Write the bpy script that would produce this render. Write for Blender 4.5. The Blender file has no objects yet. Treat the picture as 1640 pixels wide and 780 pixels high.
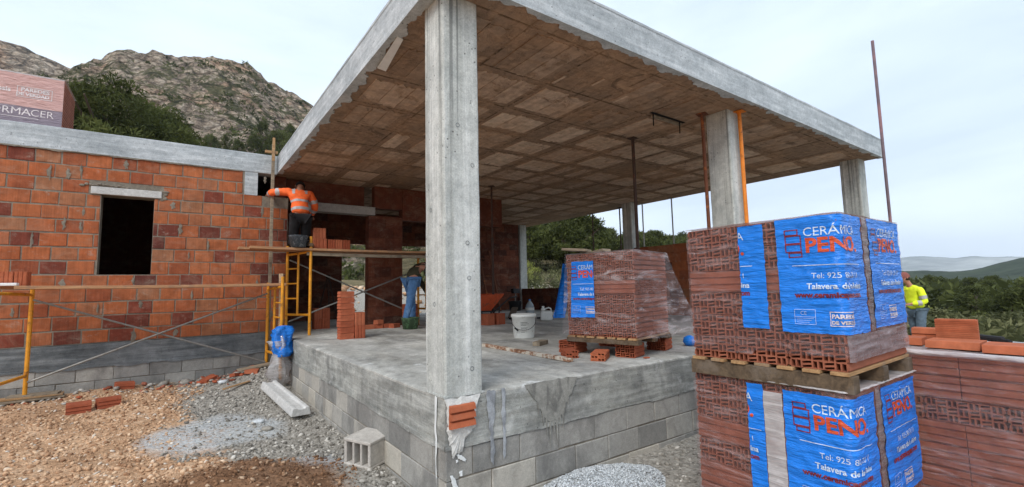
import bpy, bmesh, math, random
import numpy as np
from mathutils import Vector, Matrix, noise

C = bpy.context.scene
COL = C.collection
R = math.radians
random.seed(7)
RNG = np.random.default_rng(7)

# ------------------------------------------------------------------ camera
cam_d = bpy.data.cameras.new('camera')
cam = bpy.data.objects.new('camera', cam_d)
COL.objects.link(cam)
CAM = Vector((-1.469, -2.844, 0.724))
YAW, PITCH, ROLL = R(35.76), R(5.47), R(-1.24)
fwd = Vector((math.sin(YAW) * math.cos(PITCH), math.cos(YAW) * math.cos(PITCH), math.sin(PITCH)))
r0 = Vector((math.cos(YAW), -math.sin(YAW), 0))
u0 = r0.cross(fwd)
rt = r0 * math.cos(ROLL) + u0 * math.sin(ROLL)
up = u0 * math.cos(ROLL) - r0 * math.sin(ROLL)
cam.matrix_world = Matrix(((rt.x, up.x, -fwd.x, CAM.x), (rt.y, up.y, -fwd.y, CAM.y), (rt.z, up.z, -fwd.z, CAM.z), (0, 0, 0, 1)))
cam_d.sensor_width = 36
cam_d.lens = 36 * 741.6 / 1640
cam_d.clip_start = 0.05
cam_d.clip_end = 12000
C.camera = cam

# ------------------------------------------------------------------ world, sun, exposure
SUN_EL, SUN_AZ = R(42), R(238)          # azimuth from +Y towards +X
w = bpy.data.worlds.new('World')
C.world = w
w.use_nodes = True
t = w.node_tree
t.nodes.clear()
wo = t.nodes.new('ShaderNodeOutputWorld')
bg = t.nodes.new('ShaderNodeBackground')
sky = t.nodes.new('ShaderNodeTexSky')
sky.sky_type = 'NISHITA'
sky.sun_disc = False
sky.sun_elevation = SUN_EL
sky.sun_rotation = SUN_AZ
sky.dust_density = 2.0
tc = t.nodes.new('ShaderNodeTexCoord')
mp = t.nodes.new('ShaderNodeMapping')
mp.inputs['Scale'].default_value = (1.0, 1.0, 3.2)
n1 = t.nodes.new('ShaderNodeTexNoise')
n1.inputs['Scale'].default_value = 1.5
n1.inputs['Detail'].default_value = 6
n1.inputs['Roughness'].default_value = 0.55
n1.inputs['Distortion'].default_value = 0.4
cr = t.nodes.new('ShaderNodeValToRGB')
e = cr.color_ramp.elements
e[0].position = 0.33
e[0].color = (5.7, 6.75, 8.35, 1)
e[1].position = 0.66
e[1].color = (7.7, 8.8, 9.9, 1)
mx = t.nodes.new('ShaderNodeMix')
mx.data_type = 'RGBA'
mx.inputs[0].default_value = 0.93
t.links.new(tc.outputs['Generated'], mp.inputs['Vector'])
t.links.new(mp.outputs[0], n1.inputs['Vector'])
t.links.new(n1.outputs['Fac'], cr.inputs[0])
t.links.new(sky.outputs[0], mx.inputs[6])
t.links.new(cr.outputs[0], mx.inputs[7])
t.links.new(mx.outputs[2], bg.inputs['Color'])
bg.inputs['Strength'].default_value = 0.098
t.links.new(bg.outputs[0], wo.inputs['Surface'])

sun_d = bpy.data.lights.new('sun', 'SUN')
sun = bpy.data.objects.new('sun', sun_d)
COL.objects.link(sun)
sun_d.energy = 1.5
sun_d.angle = R(24)
sun_d.color = (1.0, 0.97, 0.93)
sdir = Vector((math.sin(SUN_AZ) * math.cos(SUN_EL), math.cos(SUN_AZ) * math.cos(SUN_EL), math.sin(SUN_EL)))
sun.rotation_euler = sdir.to_track_quat('Z', 'Y').to_euler()
C.view_settings.view_transform = 'Standard'
C.view_settings.look = 'None'
C.view_settings.exposure = 0.55
C.view_settings.gamma = 1.0
C.view_settings.use_curve_mapping = False
C.cycles.max_bounces = 8
C.cycles.transparent_max_bounces = 16

# ------------------------------------------------------------------ helpers
def S(r, g, b):
    f = lambda c: (c / 255 / 12.92) if c / 255 <= 0.04045 else ((c / 255 + 0.055) / 1.055) ** 2.4
    return (f(r), f(g), f(b), 1)

def smooth(a, b, x):
    x = np.clip((np.asarray(x, float) - a) / (b - a), 0, 1)
    return x * x * (3 - 2 * x)

def vnoise(x, y, seed=0):
    xi = np.floor(x).astype(np.int64); yi = np.floor(y).astype(np.int64)
    fx = x - xi; fy = y - yi
    fx = fx * fx * (3 - 2 * fx); fy = fy * fy * (3 - 2 * fy)
    def h(i, j):
        n = (i * 374761393 + j * 668265263 + seed * 974634777) & 0xffffffff
        n = ((n ^ (n >> 13)) * 1274126177) & 0xffffffff
        return ((n ^ (n >> 16)) & 0xffff) / 65535.0
    return (h(xi, yi) * (1 - fx) + h(xi + 1, yi) * fx) * (1 - fy) + (h(xi, yi + 1) * (1 - fx) + h(xi + 1, yi + 1) * fx) * fy

def fbm(x, y, octs=5, seed=0, gain=0.5):
    a, s, tot = 1.0, 0.0, 0.0
    x = np.asarray(x, float); y = np.asarray(y, float)
    for k in range(octs):
        s = s + a * vnoise(x, y, seed + k * 17); tot += a
        x = x * 2.03 + 11.3; y = y * 2.03 + 5.7; a *= gain
    return s / tot

class MB:
    """collects shapes into one mesh; 'tone' is a per-face value read by the materials"""
    def __init__(s):
        s.v = []; s.f = []; s.t = []; s.mi = []; s.tone = 0.5; s.m = 0
    def add(s, vs, fs):
        b = len(s.v)
        s.v.extend([tuple(p) for p in vs])
        for f in fs:
            s.f.append(tuple(b + i for i in f)); s.t.append(s.tone); s.mi.append(s.m)
    def box(s, x0, y0, z0, x1, y1, z1, M=None):
        vs = [Vector(p) for p in ((x0, y0, z0), (x1, y0, z0), (x1, y1, z0), (x0, y1, z0), (x0, y0, z1), (x1, y0, z1), (x1, y1, z1), (x0, y1, z1))]
        if M is not None: vs = [M @ p for p in vs]
        s.add(vs, [(3, 2, 1, 0), (4, 5, 6, 7), (0, 1, 5, 4), (1, 2, 6, 5), (2, 3, 7, 6), (3, 0, 4, 7)])
    def bar(s, a, b, wd, hd, upv=(0, 0, 1)):
        """rectangular bar from a to b"""
        a = Vector(a); b = Vector(b); d = (b - a).normalized(); u = Vector(upv)
        sd = d.cross(u).normalized(); u = sd.cross(d).normalized()
        vs = []
        for p in (a, b):
            for (i, j) in ((-1, -1), (1, -1), (1, 1), (-1, 1)):
                vs.append(p + sd * (i * wd / 2) + u * (j * hd / 2))
        s.add(vs, [(3, 2, 1, 0), (4, 5, 6, 7), (0, 1, 5, 4), (1, 2, 6, 5), (2, 3, 7, 6), (3, 0, 4, 7)])
    def tube(s, pts, rad, n=10, cap=True):
        pts = [Vector(p) for p in pts]
        rs = rad if isinstance(rad, (list, tuple)) else [rad] * len(pts)
        vs = []; fs = []
        ref = None
        for i, p in enumerate(pts):
            d = (pts[min(i + 1, len(pts) - 1)] - pts[max(i - 1, 0)])
            d = d.normalized() if d.length > 1e-9 else Vector((0, 0, 1))
            if ref is None:
                ref = Vector((0, 0, 1)) if abs(d.z) < 0.9 else Vector((1, 0, 0))
            sd = d.cross(ref).normalized(); u = sd.cross(d); ref = u
            for k in range(n):
                a = 2 * math.pi * k / n
                vs.append(p + (sd * math.cos(a) + u * math.sin(a)) * rs[i])
        for i in range(len(pts) - 1):
            for k in range(n):
                fs.append((i * n + k, i * n + (k + 1) % n, (i + 1) * n + (k + 1) % n, (i + 1) * n + k))
        if cap:
            fs.append(tuple(range(n - 1, -1, -1))); fs.append(tuple((len(pts) - 1) * n + k for k in range(n)))
        s.add(vs, fs)
    def lathe(s, prof, n=20, c=(0, 0, 0), sx=1, sy=1):
        vs = []; fs = []
        for (r, z) in prof:
            for k in range(n):
                a = 2 * math.pi * k / n
                vs.append((c[0] + r * math.cos(a) * sx, c[1] + r * math.sin(a) * sy, c[2] + z))
        for i in range(len(prof) - 1):
            for k in range(n):
                fs.append((i * n + k, i * n + (k + 1) % n, (i + 1) * n + (k + 1) % n, (i + 1) * n + k))
        if prof[0][0] > 1e-4: fs.append(tuple(range(n - 1, -1, -1)))
        if prof[-1][0] > 1e-4: fs.append(tuple((len(prof) - 1) * n + k for k in range(n)))
        s.add(vs, fs)
    def prism(s, poly, axis_pts):
        """closed polygon (list of 2d) swept between two frames: axis_pts = [(origin, ex, ey), ...]"""
        n = len(poly); vs = []; fs = []
        for (o, ex, ey) in axis_pts:
            o = Vector(o); ex = Vector(ex); ey = Vector(ey)
            for (a, b) in poly: vs.append(o + ex * a + ey * b)
        for i in range(len(axis_pts) - 1):
            for k in range(n):
                fs.append((i * n + k, i * n + (k + 1) % n, (i + 1) * n + (k + 1) % n, (i + 1) * n + k))
        fs.append(tuple(range(n - 1, -1, -1))); fs.append(tuple((len(axis_pts) - 1) * n + k for k in range(n)))
        s.add(vs, fs)
    def grid(s, fn, us, vs_, skip=None):
        nu, nv = len(us), len(vs_)
        vv = [fn(u, v) for u in us for v in vs_]
        fs = []
        for i in range(nu - 1):
            for j in range(nv - 1):
                if skip and skip(0.5 * (us[i] + us[i + 1]), 0.5 * (vs_[j] + vs_[j + 1])): continue
                fs.append((i * nv + j, (i + 1) * nv + j, (i + 1) * nv + j + 1, i * nv + j + 1))
        s.add(vv, fs)
    def mesh(s, name, mats):
        me = bpy.data.meshes.new(name)
        me.from_pydata(s.v, [], s.f)
        if not isinstance(mats, (list, tuple)): mats = [mats]
        for m in mats: me.materials.append(m)
        if len(mats) > 1: me.polygons.foreach_set('material_index', s.mi)
        at = me.attributes.new('tone', 'FLOAT', 'FACE')
        at.data.foreach_set('value', s.t)
        me.update()
        return me
    def build(s, name, mats, parent=None, smooth_=False, bevel=0, weld=False):
        me = s.mesh(name, mats)
        if weld:
            bm = bmesh.new(); bm.from_mesh(me); bmesh.ops.remove_doubles(bm, verts=bm.verts, dist=1e-5)
            bmesh.ops.recalc_face_normals(bm, faces=bm.faces); bm.to_mesh(me); bm.free()
        return link(name, me, parent, smooth_, bevel)

def link(name, me, parent=None, smooth_=False, bevel=0):
    o = bpy.data.objects.new(name, me); COL.objects.link(o)
    if parent is not None: o.parent = parent
    if smooth_: me.polygons.foreach_set('use_smooth', [True] * len(me.polygons))
    if bevel:
        b = o.modifiers.new('bevel', 'BEVEL'); b.width = bevel; b.segments = 2; b.limit_method = 'ANGLE'; b.angle_limit = R(40)
    return o

def npmesh(name, V, F, mat, tone=None, smooth_=False):
    me = bpy.data.meshes.new(name)
    V = np.asarray(V, np.float32); F = np.asarray(F, np.int32)
    k = F.shape[1]
    me.vertices.add(len(V)); me.vertices.foreach_set('co', V.ravel())
    me.loops.add(F.size); me.loops.foreach_set('vertex_index', F.ravel())
    me.polygons.add(len(F)); me.polygons.foreach_set('loop_start', np.arange(0, F.size, k, dtype=np.int32))
    me.polygons.foreach_set('loop_total', np.full(len(F), k, np.int32))
    me.materials.append(mat)
    at = me.attributes.new('tone', 'FLOAT', 'FACE')
    at.data.foreach_set('value', np.full(len(F), .5, np.float32) if tone is None else np.asarray(tone, np.float32))
    if smooth_: me.polygons.foreach_set('use_smooth', np.ones(len(F), bool))
    me.update(); me.validate()
    return me

def tag(o, label=None, cat=None, group=None, kind=None):
    if label: o['label'] = label
    if cat: o['category'] = cat
    if group: o['group'] = group
    if kind: o['kind'] = kind
    return o

def thing(name, label, cat, loc=(0, 0, 0), rz=0.0, group=None):
    o = bpy.data.objects.new(name, None); COL.objects.link(o)
    o.location = loc; o.rotation_euler = (0, 0, rz); o.empty_display_size = 0.1
    return tag(o, label, cat, group)

def dup(root, loc, rot=None, label=None, scale=None, group=None):
    r = root.copy(); COL.objects.link(r); r.location = loc
    if rot is not None: r.rotation_euler = rot
    if scale is not None: r.scale = scale
    if label: r['label'] = label
    if group: r['group'] = group
    for ch in root.children:
        c = ch.copy(); COL.objects.link(c); c.parent = r
        for g in ch.children:
            d = g.copy(); COL.objects.link(d); d.parent = c
    return r

# ------------------------------------------------------------------ material builder
class NT:
    def __init__(s, name):
        s.m = bpy.data.materials.new(name); s.m.use_nodes = True
        s.t = s.m.node_tree; s.t.nodes.clear()
        s.out = s.t.nodes.new('ShaderNodeOutputMaterial')
        s._g = None; s._tc = None
    def n(s, ty, **kw):
        x = s.t.nodes.new(ty)
        for k, v in kw.items(): setattr(x, k, v)
        return x
    def put(s, sock, v):
        if isinstance(v, bpy.types.NodeSocket): s.t.links.new(v, sock)
        elif v is not None: sock.default_value = v
    def P(s):
        if s._g is None: s._g = s.n('ShaderNodeNewGeometry')
        return s._g.outputs['Position']
    def N(s):
        s.P(); return s._g.outputs['True Normal']
    def O(s):
        if s._tc is None: s._tc = s.n('ShaderNodeTexCoord')
        return s._tc.outputs['Object']
    def map(s, v, sc=(1, 1, 1), loc=(0, 0, 0), rot=(0, 0, 0)):
        x = s.n('ShaderNodeMapping'); s.put(x.inputs[0], v)
        x.inputs['Scale'].default_value = sc; x.inputs['Location'].default_value = loc; x.inputs['Rotation'].default_value = rot
        return x.outputs[0]
    def noise(s, v, sc, det=4, ro=.55, dist=0.0):
        x = s.n('ShaderNodeTexNoise'); s.put(x.inputs['Vector'], v)
        x.inputs['Scale'].default_value = sc; x.inputs['Detail'].default_value = det
        x.inputs['Roughness'].default_value = ro; x.inputs['Distortion'].default_value = dist
        return x.outputs['Fac']
    def voro(s, v, sc, feat='F1', outp='Distance', rnd=1.0):
        x = s.n('ShaderNodeTexVoronoi', feature=feat); s.put(x.inputs['Vector'], v)
        x.inputs['Scale'].default_value = sc; x.inputs['Randomness'].default_value = rnd
        return x.outputs[outp]
    def ramp(s, f, st, interp='LINEAR'):
        x = s.n('ShaderNodeValToRGB'); s.put(x.inputs[0], f); el = x.color_ramp.elements
        x.color_ramp.interpolation = interp
        while len(el) < len(st): el.new(0.5)
        for i, (p, c) in enumerate(st):
            el[i].position = p
            el[i].color = c if isinstance(c, (tuple, list)) else (c, c, c, 1)
        return x.outputs[0]
    def mix(s, f, a, b, bl='MIX'):
        x = s.n('ShaderNodeMix', data_type='RGBA', blend_type=bl)
        s.put(x.inputs[0], f); s.put(x.inputs[6], a); s.put(x.inputs[7], b)
        return x.outputs[2]
    def shade(s, col, f, lo, hi, a=.3, b=.7):
        return s.mix(1.0, col, s.ramp(f, [(a, (lo, lo, lo, 1)), (b, (hi, hi, hi, 1))]), 'MULTIPLY')
    def math(s, op, a, b=None, clamp=False):
        x = s.n('ShaderNodeMath', operation=op, use_clamp=clamp); s.put(x.inputs[0], a); s.put(x.inputs[1], b)
        return x.outputs[0]
    def tone(s):
        return s.n('ShaderNodeAttribute', attribute_name='tone').outputs['Fac']
    def sep(s, v):
        x = s.n('ShaderNodeSeparateXYZ'); s.put(x.inputs[0], v); return x.outputs
    def bump(s, h, st=.3, d=.01, nrm=None):
        x = s.n('ShaderNodeBump'); s.put(x.inputs['Height'], h); x.inputs['Strength'].default_value = st; x.inputs['Distance'].default_value = d
        if nrm is not None: s.put(x.inputs['Normal'], nrm)
        return x.outputs[0]
    def done(s, col, rough=.9, nrm=None, metal=0.0, spec=.3, **kw):
        b = s.n('ShaderNodeBsdfPrincipled')
        s.put(b.inputs['Base Color'], col); s.put(b.inputs['Roughness'], rough); s.put(b.inputs['Metallic'], metal)
        s.put(b.inputs['Specular IOR Level'], spec)
        if nrm is not None: s.put(b.inputs['Normal'], nrm)
        for k, v in kw.items(): s.put(b.inputs[k.replace('_', ' ')], v)
        s.t.links.new(b.outputs[0], s.out.inputs['Surface'])
        s.b = b
        return s.m

def concrete(name, c0, c1, boards=None, pores=True, drip=False, obj=False, wet=None, sc=1.0, white=0.0, tonevar=0.0):
    k = NT(name); P = k.O() if obj else k.P()
    big = k.noise(P, 1.1 * sc, 6, .62, .5)
    mid = k.noise(P, 7 * sc, 6, .65)
    fine = k.noise(P, 90 * sc, 3, .7)
    f = k.math('ADD', k.math('MULTIPLY', big, .6), k.math('MULTIPLY', mid, .4))
    col = k.ramp(f, [(.32, c0), (.68, c1)])
    if tonevar:
        col = k.mix(tonevar, col, k.ramp(k.tone(), [(0, S(104, 104, 102)), (.5, S(166, 163, 156)), (1, S(212, 202, 184))]))
    col = k.shade(col, fine, .82, 1.12)
    h = k.math('ADD', k.math('MULTIPLY', mid, .6), k.math('MULTIPLY', fine, .4))
    if boards:      # form boards: long streaks along an axis
        st = k.noise(k.map(P, boards), 1.0, 5, .7, .3)
        col = k.mix(.8, col, k.ramp(st, [(.3, S(40, 44, 48)), (.5, S(140, 144, 146)), (.7, S(222, 224, 224))]), 'SOFT_LIGHT')
        h = k.math('ADD', h, k.math('MULTIPLY', st, .8))
    if wet:
        wn = k.noise(k.map(P, wet), 1.0, 5, .6, .6)
        col = k.mix(k.ramp(wn, [(.5, 0.0), (.6, .75)]), col, k.mix(1, col, (.52, .52, .53, 1), 'MULTIPLY'))
    if white:
        wn = k.noise(P, 2.3, 7, .7, 1.2)
        col = k.mix(k.ramp(wn, [(.6, 0.0), (.68, white)]), col, S(215, 216, 214))
    st2 = k.noise(P, 14 * sc, 8, .78, .8)
    col = k.shade(col, st2, .80, 1.14)
    h = k.math('ADD', h, k.math('MULTIPLY', st2, .6))
    if pores:
        pv = k.voro(P, 22 * sc); pr = k.noise(P, 5 * sc, 2)
        msk = k.math('MULTIPLY', k.ramp(pv, [(.10, 1.0), (.17, 0.0)]), k.ramp(pr, [(.5, 0.0), (.56, 1.0)]))
        col = k.mix(k.math('MULTIPLY', msk, .7), col, S(70, 70, 68))
        h = k.math('SUBTRACT', h, k.math('MULTIPLY', msk, .8))
    if drip:        # dark runs that start under the slab and thin out on the way down
        z = k.sep(P)[2]
        dn = k.noise(k.map(P, (26, 26, .22)), 1.0, 3, .6)
        hi = k.math('MULTIPLY', k.ramp(dn, [(.58, 0.0), (.64, 1.0)]), k.ramp(k.math('DIVIDE', z, 3.0), [(.35, 0.0), (.95, .75)]))
        col = k.mix(hi, col, S(92, 94, 92))
    return k.done(col, k.ramp(mid, [(.3, .75), (.7, .95)]), k.bump(h, .7, .008))

M = {}
M['column'] = concrete('column_concrete', S(180, 182, 178), S(222, 222, 216), boards=(9, 9, .35), drip=True)
M['slab_edge'] = concrete('slab_edge_concrete', S(146, 147, 143), S(206, 204, 196), boards=(1.6, 1.6, 17), wet=(1.3, 1.3, .8), white=.4)
M['roof_edge'] = concrete('roof_edge_concrete', S(178, 183, 185), S(216, 219, 220), boards=(1.5, 1.5, 16))
M['floor'] = concrete('floor_concrete', S(164, 162, 156), S(222, 219, 211), boards=(2.6, .7, 1), pores=True, wet=(1.1, .6, .5), white=.85)
M['block'] = concrete('block_concrete', S(142, 141, 136), S(186, 182, 174), pores=False, tonevar=.6, sc=1.3, wet=(1.2, 1.2, .7))
M['band'] = concrete('base_band_concrete', S(104, 108, 110), S(158, 160, 160), boards=(.9, .9, 12))
M['mortar'] = concrete('mortar', S(106, 97, 85), S(156, 146, 131), pores=False, sc=2)
M['precast'] = concrete('precast_concrete', S(182, 180, 176), S(220, 218, 213), pores=True, obj=True, sc=2)
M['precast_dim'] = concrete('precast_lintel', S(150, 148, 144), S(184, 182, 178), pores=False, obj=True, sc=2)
M['cblock'] = concrete('hollow_block_concrete', S(176, 169, 160), S(212, 205, 195), pores=True, obj=True, sc=3)
M['white_mortar'] = concrete('white_mortar', S(190, 188, 182), S(228, 227, 222), pores=False, sc=4)

def brick_mat(name, ramp_, smear=.5, obj=False, grooves=True):
    k = NT(name); P = k.O() if obj else k.P()
    tn = k.tone()
    col = k.ramp(tn, ramp_)
    v = k.noise(P, 9, 5, .65)
    col = k.shade(col, v, .72, 1.2)
    s1 = k.noise(k.map(P, (6, 6, 9), (3, 1, 2)), 1.0, 7, .75, .4)
    col = k.mix(k.ramp(s1, [(.58, 0.0), (.72, smear)]), col, S(178, 165, 150))
    d = k.noise(P, 2.2, 5, .6)
    col = k.mix(k.ramp(d, [(.52, 0.0), (.75, .45)]), col, S(92, 52, 38))
    f = k.noise(P, 120, 3)
    h = k.math('ADD', v, k.math('MULTIPLY', f, .4))
    if not obj:
        rb_ = k.noise(k.map(P, (85, 85, 1.2)), 1.0, 2, .5)
        h = k.math('ADD', h, k.math('MULTIPLY', rb_, .9)); col = k.shade(col, rb_, .86, 1.1)
        ds = k.noise(k.map(P, (3, 3, 5), (7, 2, 4)), 1.0, 8, .78, .6)
        col = k.mix(k.ramp(ds, [(.5, 0.0), (.72, .26)]), col, S(186, 166, 144))
    return k.done(col, .85, k.bump(h, .55, .005), spec=.2)

M['wall_brick'] = brick_mat('wall_brick', [(0, S(98, 54, 46)), (.2, S(130, 66, 50)), (.3, S(156, 86, 56)), (.55, S(176, 104, 66)), (.8, S(168, 92, 56)), (1, S(158, 108, 78))])
M['shade_brick'] = brick_mat('inner_brick_shade', [(0, S(70, 44, 36)), (.5, S(104, 58, 42)), (1, S(124, 72, 52))], smear=.2)  # brick colour lowered so the rooms look deep in shade
M['brick'] = brick_mat('fired_clay', [(0, S(148, 76, 52)), (.5, S(170, 92, 64)), (1, S(180, 106, 76))], smear=.12, obj=True)
M['pack_brick'] = brick_mat('packed_clay', [(0, S(136, 80, 60)), (.5, S(152, 92, 70)), (1, S(162, 102, 80))], smear=.1, obj=True)
M['tile'] = brick_mat('orange_clay', [(0, S(164, 88, 58)), (.5, S(182, 102, 70)), (1, S(190, 114, 80))], smear=.08, obj=True)

def simple(name, col, rough=.6, metal=0, var=.25, sc=12, obj=True, spec=.4, dirt=None, bump_=.0, **kw):
    k = NT(name); P = k.O() if obj else k.P()
    v = k.noise(P, sc, 5, .65)
    c = k.shade(col, v, 1 - var * .9, 1 + var * .6)
    if dirt:
        dn = k.noise(P, dirt[1], 6, .7, .5)
        c = k.mix(k.ramp(dn, [(dirt[2], 0.0), (dirt[2] + .1, dirt[3])]), c, dirt[0])
    return k.done(c, rough, k.bump(v, bump_, .01) if bump_ else None, metal, spec, **kw)

M['yellow'] = simple('yellow_paint_steel', S(222, 150, 38), .5, dirt=(S(120, 70, 35), 9, .56, .8))
M['orange_steel'] = simple('orange_paint_steel', S(226, 130, 38), .5, dirt=(S(95, 50, 30), 6, .58, .85))
M['rust'] = simple('rusty_steel', S(112, 66, 44), .8, dirt=(S(190, 110, 50), 5, .55, .8))
M['dark_rust'] = simple('dark_rusty_steel', S(72, 54, 46), .8, dirt=(S(120, 70, 45), 6, .56, .6))
M['galv'] = simple('galvanised_tube', S(150, 148, 142), .5, .5, dirt=(S(110, 85, 65), 9, .6, .6))
M['purple_steel'] = simple('weathered_red_steel', S(122, 104, 110), .6, .2, dirt=(S(170, 120, 120), 2, .5, .6))
M['black'] = simple('black_plastic', S(38, 38, 40), .6)
M['black_rubber'] = simple('black_rubber', S(30, 30, 32), .75, dirt=(S(120, 118, 112), 14, .56, .6))
M['dark_tub'] = simple('grey_mortar_tub', S(72, 80, 88), .7, dirt=(S(160, 165, 168), 22, .52, .7))
M['green_tub'] = simple('green_tub_plastic', S(70, 92, 66), .6, dirt=(S(110, 150, 105), 16, .52, .8))
M['white_plastic'] = simple('white_plastic', S(222, 222, 216), .45, dirt=(S(120, 112, 100), 14, .6, .6), var=.1)
M['clear_plastic'] = simple('cloudy_plastic', S(198, 212, 218), .25, var=.1, Transmission_Weight=.45)
M['orange_tray'] = simple('orange_tray_paint', S(196, 84, 46), .5, dirt=(S(120, 80, 64), 10, .54, .8))
M['foam'] = simple('white_foam', S(232, 232, 230), .8, var=.1)
M['hiviz_orange'] = simple('hiviz_orange_cloth', (1.0, .165, .035, 1), .8, var=.18, sc=16, bump_=.6)
M['hiviz_yellow'] = simple('hiviz_yellow_cloth', (.80, .92, .03, 1), .8, var=.15, sc=16, bump_=.6)
M['reflect'] = simple('reflective_tape', S(176, 172, 172), .5, var=.1)
M['black_cloth'] = simple('black_cloth', S(26, 25, 27), .9, sc=14, bump_=.5)
M['jeans'] = simple('blue_denim', S(78, 116, 160), .9, sc=18, bump_=.6, dirt=(S(120, 150, 184), 6, .52, .7))
M['grey_jeans'] = simple('grey_work_trousers', S(92, 108, 120), .9, sc=18, bump_=.6)
M['olive_cloth'] = simple('dark_olive_cloth', S(66, 62, 44), .9, sc=14, bump_=.5)
M['skin'] = simple('skin', S(186, 132, 106), .6, var=.1)
M['hair'] = simple('dark_hair', S(28, 23, 20), .7, sc=60, bump_=.6)
M['cap'] = simple('faded_red_cap', S(138, 84, 76), .9, var=.1)
M['boot'] = simple('dusty_boot', S(120, 98, 76), .9)
M['slot_shade'] = simple('slot_shade_black', S(20, 18, 17), .9)  # black that stands in for the shade inside a slot
M['wheel'] = M['black_rubber']

def wood_mat(name, c0, c1, dirt=None):
    k = NT(name); P = k.O()
    g = k.noise(k.map(P, (2.5, 26, 26)), 1.0, 5, .65, .6)
    col = k.ramp(g, [(.3, c0), (.7, c1)])
    v = k.noise(P, 5, 5, .7)
    col = k.mix(k.ramp(v, [(.52, 0.0), (.66, .6)]), col, dirt or S(120, 108, 96))
    return k.done(col, .85, k.bump(g, .4, .004))
M['wood'] = wood_mat('timber', S(142, 108, 74), S(190, 152, 108))
M['plank'] = wood_mat('scaffold_plank', S(150, 108, 76), S(198, 152, 112), S(132, 112, 98))
M['grey_wood'] = wood_mat('grey_timber', S(122, 110, 94), S(166, 150, 128), S(90, 82, 72))
M['pale_wood'] = wood_mat('pale_timber', S(182, 150, 116), S(214, 186, 152))
M['dark_wood'] = wood_mat('dark_timber', S(70, 58, 46), S(112, 94, 74))
def straight_mat():
    k = NT('splashed_straightedge'); P = k.O()
    v = k.noise(k.map(P, (7, 7, 7)), 1.0, 5, .75)
    return k.done(k.ramp(v, [(.36, S(88, 58, 46)), (.47, S(150, 110, 84)), (.54, S(196, 186, 170)), (.7, S(214, 206, 190))]), .8)
M['straight'] = straight_mat()

def film_mat(name, base, amt0, amt1, tint, rot=(0, 0, 0), sc=(3, 3, 26)):
    k = NT(name); P = k.O()
    a = k.noise(k.map(P, sc, (0, 0, 0), rot), 1.0, 5, .7, 1.0)
    b = k.noise(P, 5, 4, .6)
    f = k.math('MULTIPLY', k.ramp(a, [(.50, amt0), (.70, amt1)]), k.ramp(b, [(.3, .7), (.7, 1.25)]))
    tr = k.n('ShaderNodeBsdfTransparent'); tr.inputs[0].default_value = tint
    pb = k.n('ShaderNodeBsdfPrincipled'); pb.inputs['Base Color'].default_value = base
    pb.inputs['Roughness'].default_value = .28; pb.inputs['Specular IOR Level'].default_value = .6
    k.put(pb.inputs['Normal'], k.bump(a, .6, .01))
    mxs = k.n('ShaderNodeMixShader'); k.put(mxs.inputs[0], f)
    k.t.links.new(tr.outputs[0], mxs.inputs[1]); k.t.links.new(pb.outputs[0], mxs.inputs[2])
    gl = k.n('ShaderNodeBsdfGlossy'); gl.inputs['Roughness'].default_value = .16
    b2 = k.noise(k.map(P, (7, 7, 16), (2, 1, 5), rot), 1.0, 4, .6, .8)
    k.put(gl.inputs['Normal'], k.bump(k.math('ADD', a, b2), 1.0, .03))
    lw = k.n('ShaderNodeLayerWeight'); lw.inputs['Blend'].default_value = .35
    gf = k.math('ADD', k.math('MULTIPLY', lw.outputs['Fresnel'], .32), .012)
    mg = k.n('ShaderNodeMixShader'); k.put(mg.inputs[0], gf)
    k.t.links.new(mxs.outputs[0], mg.inputs[1]); k.t.links.new(gl.outputs[0], mg.inputs[2])
    k.t.links.new(mg.outputs[0], k.out.inputs['Surface'])
    return k.m
M['film'] = film_mat('stretch_film', S(206, 180, 178), .07, .40, (.95, .89, .88, 1))
M['film_grey'] = film_mat('grey_folded_film', S(168, 154, 156), .40, .7, (.85, .82, .84, 1))
M['film_white'] = film_mat('folded_film', S(232, 226, 224), .5, .85, (.95, .93, .93, 1))
M['film_clear'] = film_mat('loose_film', S(228, 214, 214), .05, .42, (.96, .91, .91, 1), (0, R(52), 0), (3, 2.5, 11))
M['bag_film'] = film_mat('clear_sack', S(206, 202, 200), .4, .8, (.92, .9, .9, 1))
def print_mat(name, col):
    k = NT(name); P = k.O()
    a = k.noise(k.map(P, (4, 4, 40)), 1.0, 4, .65, .8)
    c = k.shade(col, a, .85, 1.12)
    a2 = k.noise(k.map(P, (9, 9, 30), (0, 0, 0), (.5, .4, 0)), 1.0, 4, .6, .5)
    return k.done(c, .22, k.bump(k.math('ADD', a, a2), 1.0, .018), spec=.5)
M['blue_print'] = print_mat('blue_printed_film', (.010, .215, .80, 1))
M['white_ink'] = print_mat('white_ink', S(206, 222, 240))
M['orange_ink'] = print_mat('orange_ink', S(214, 84, 44))
M['red_ink'] = print_mat('dark_red_ink', S(128, 40, 48))
M['pale_ink'] = print_mat('pale_ink', S(226, 214, 212))
M['pink_ink'] = print_mat('pinkish_band', S(204, 160, 152))
M['dusk_ink'] = print_mat('dusky_band', S(134, 120, 130))
M['blue_bag'] = print_mat('blue_plastic', (.012, .2, .72, 1))

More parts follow.
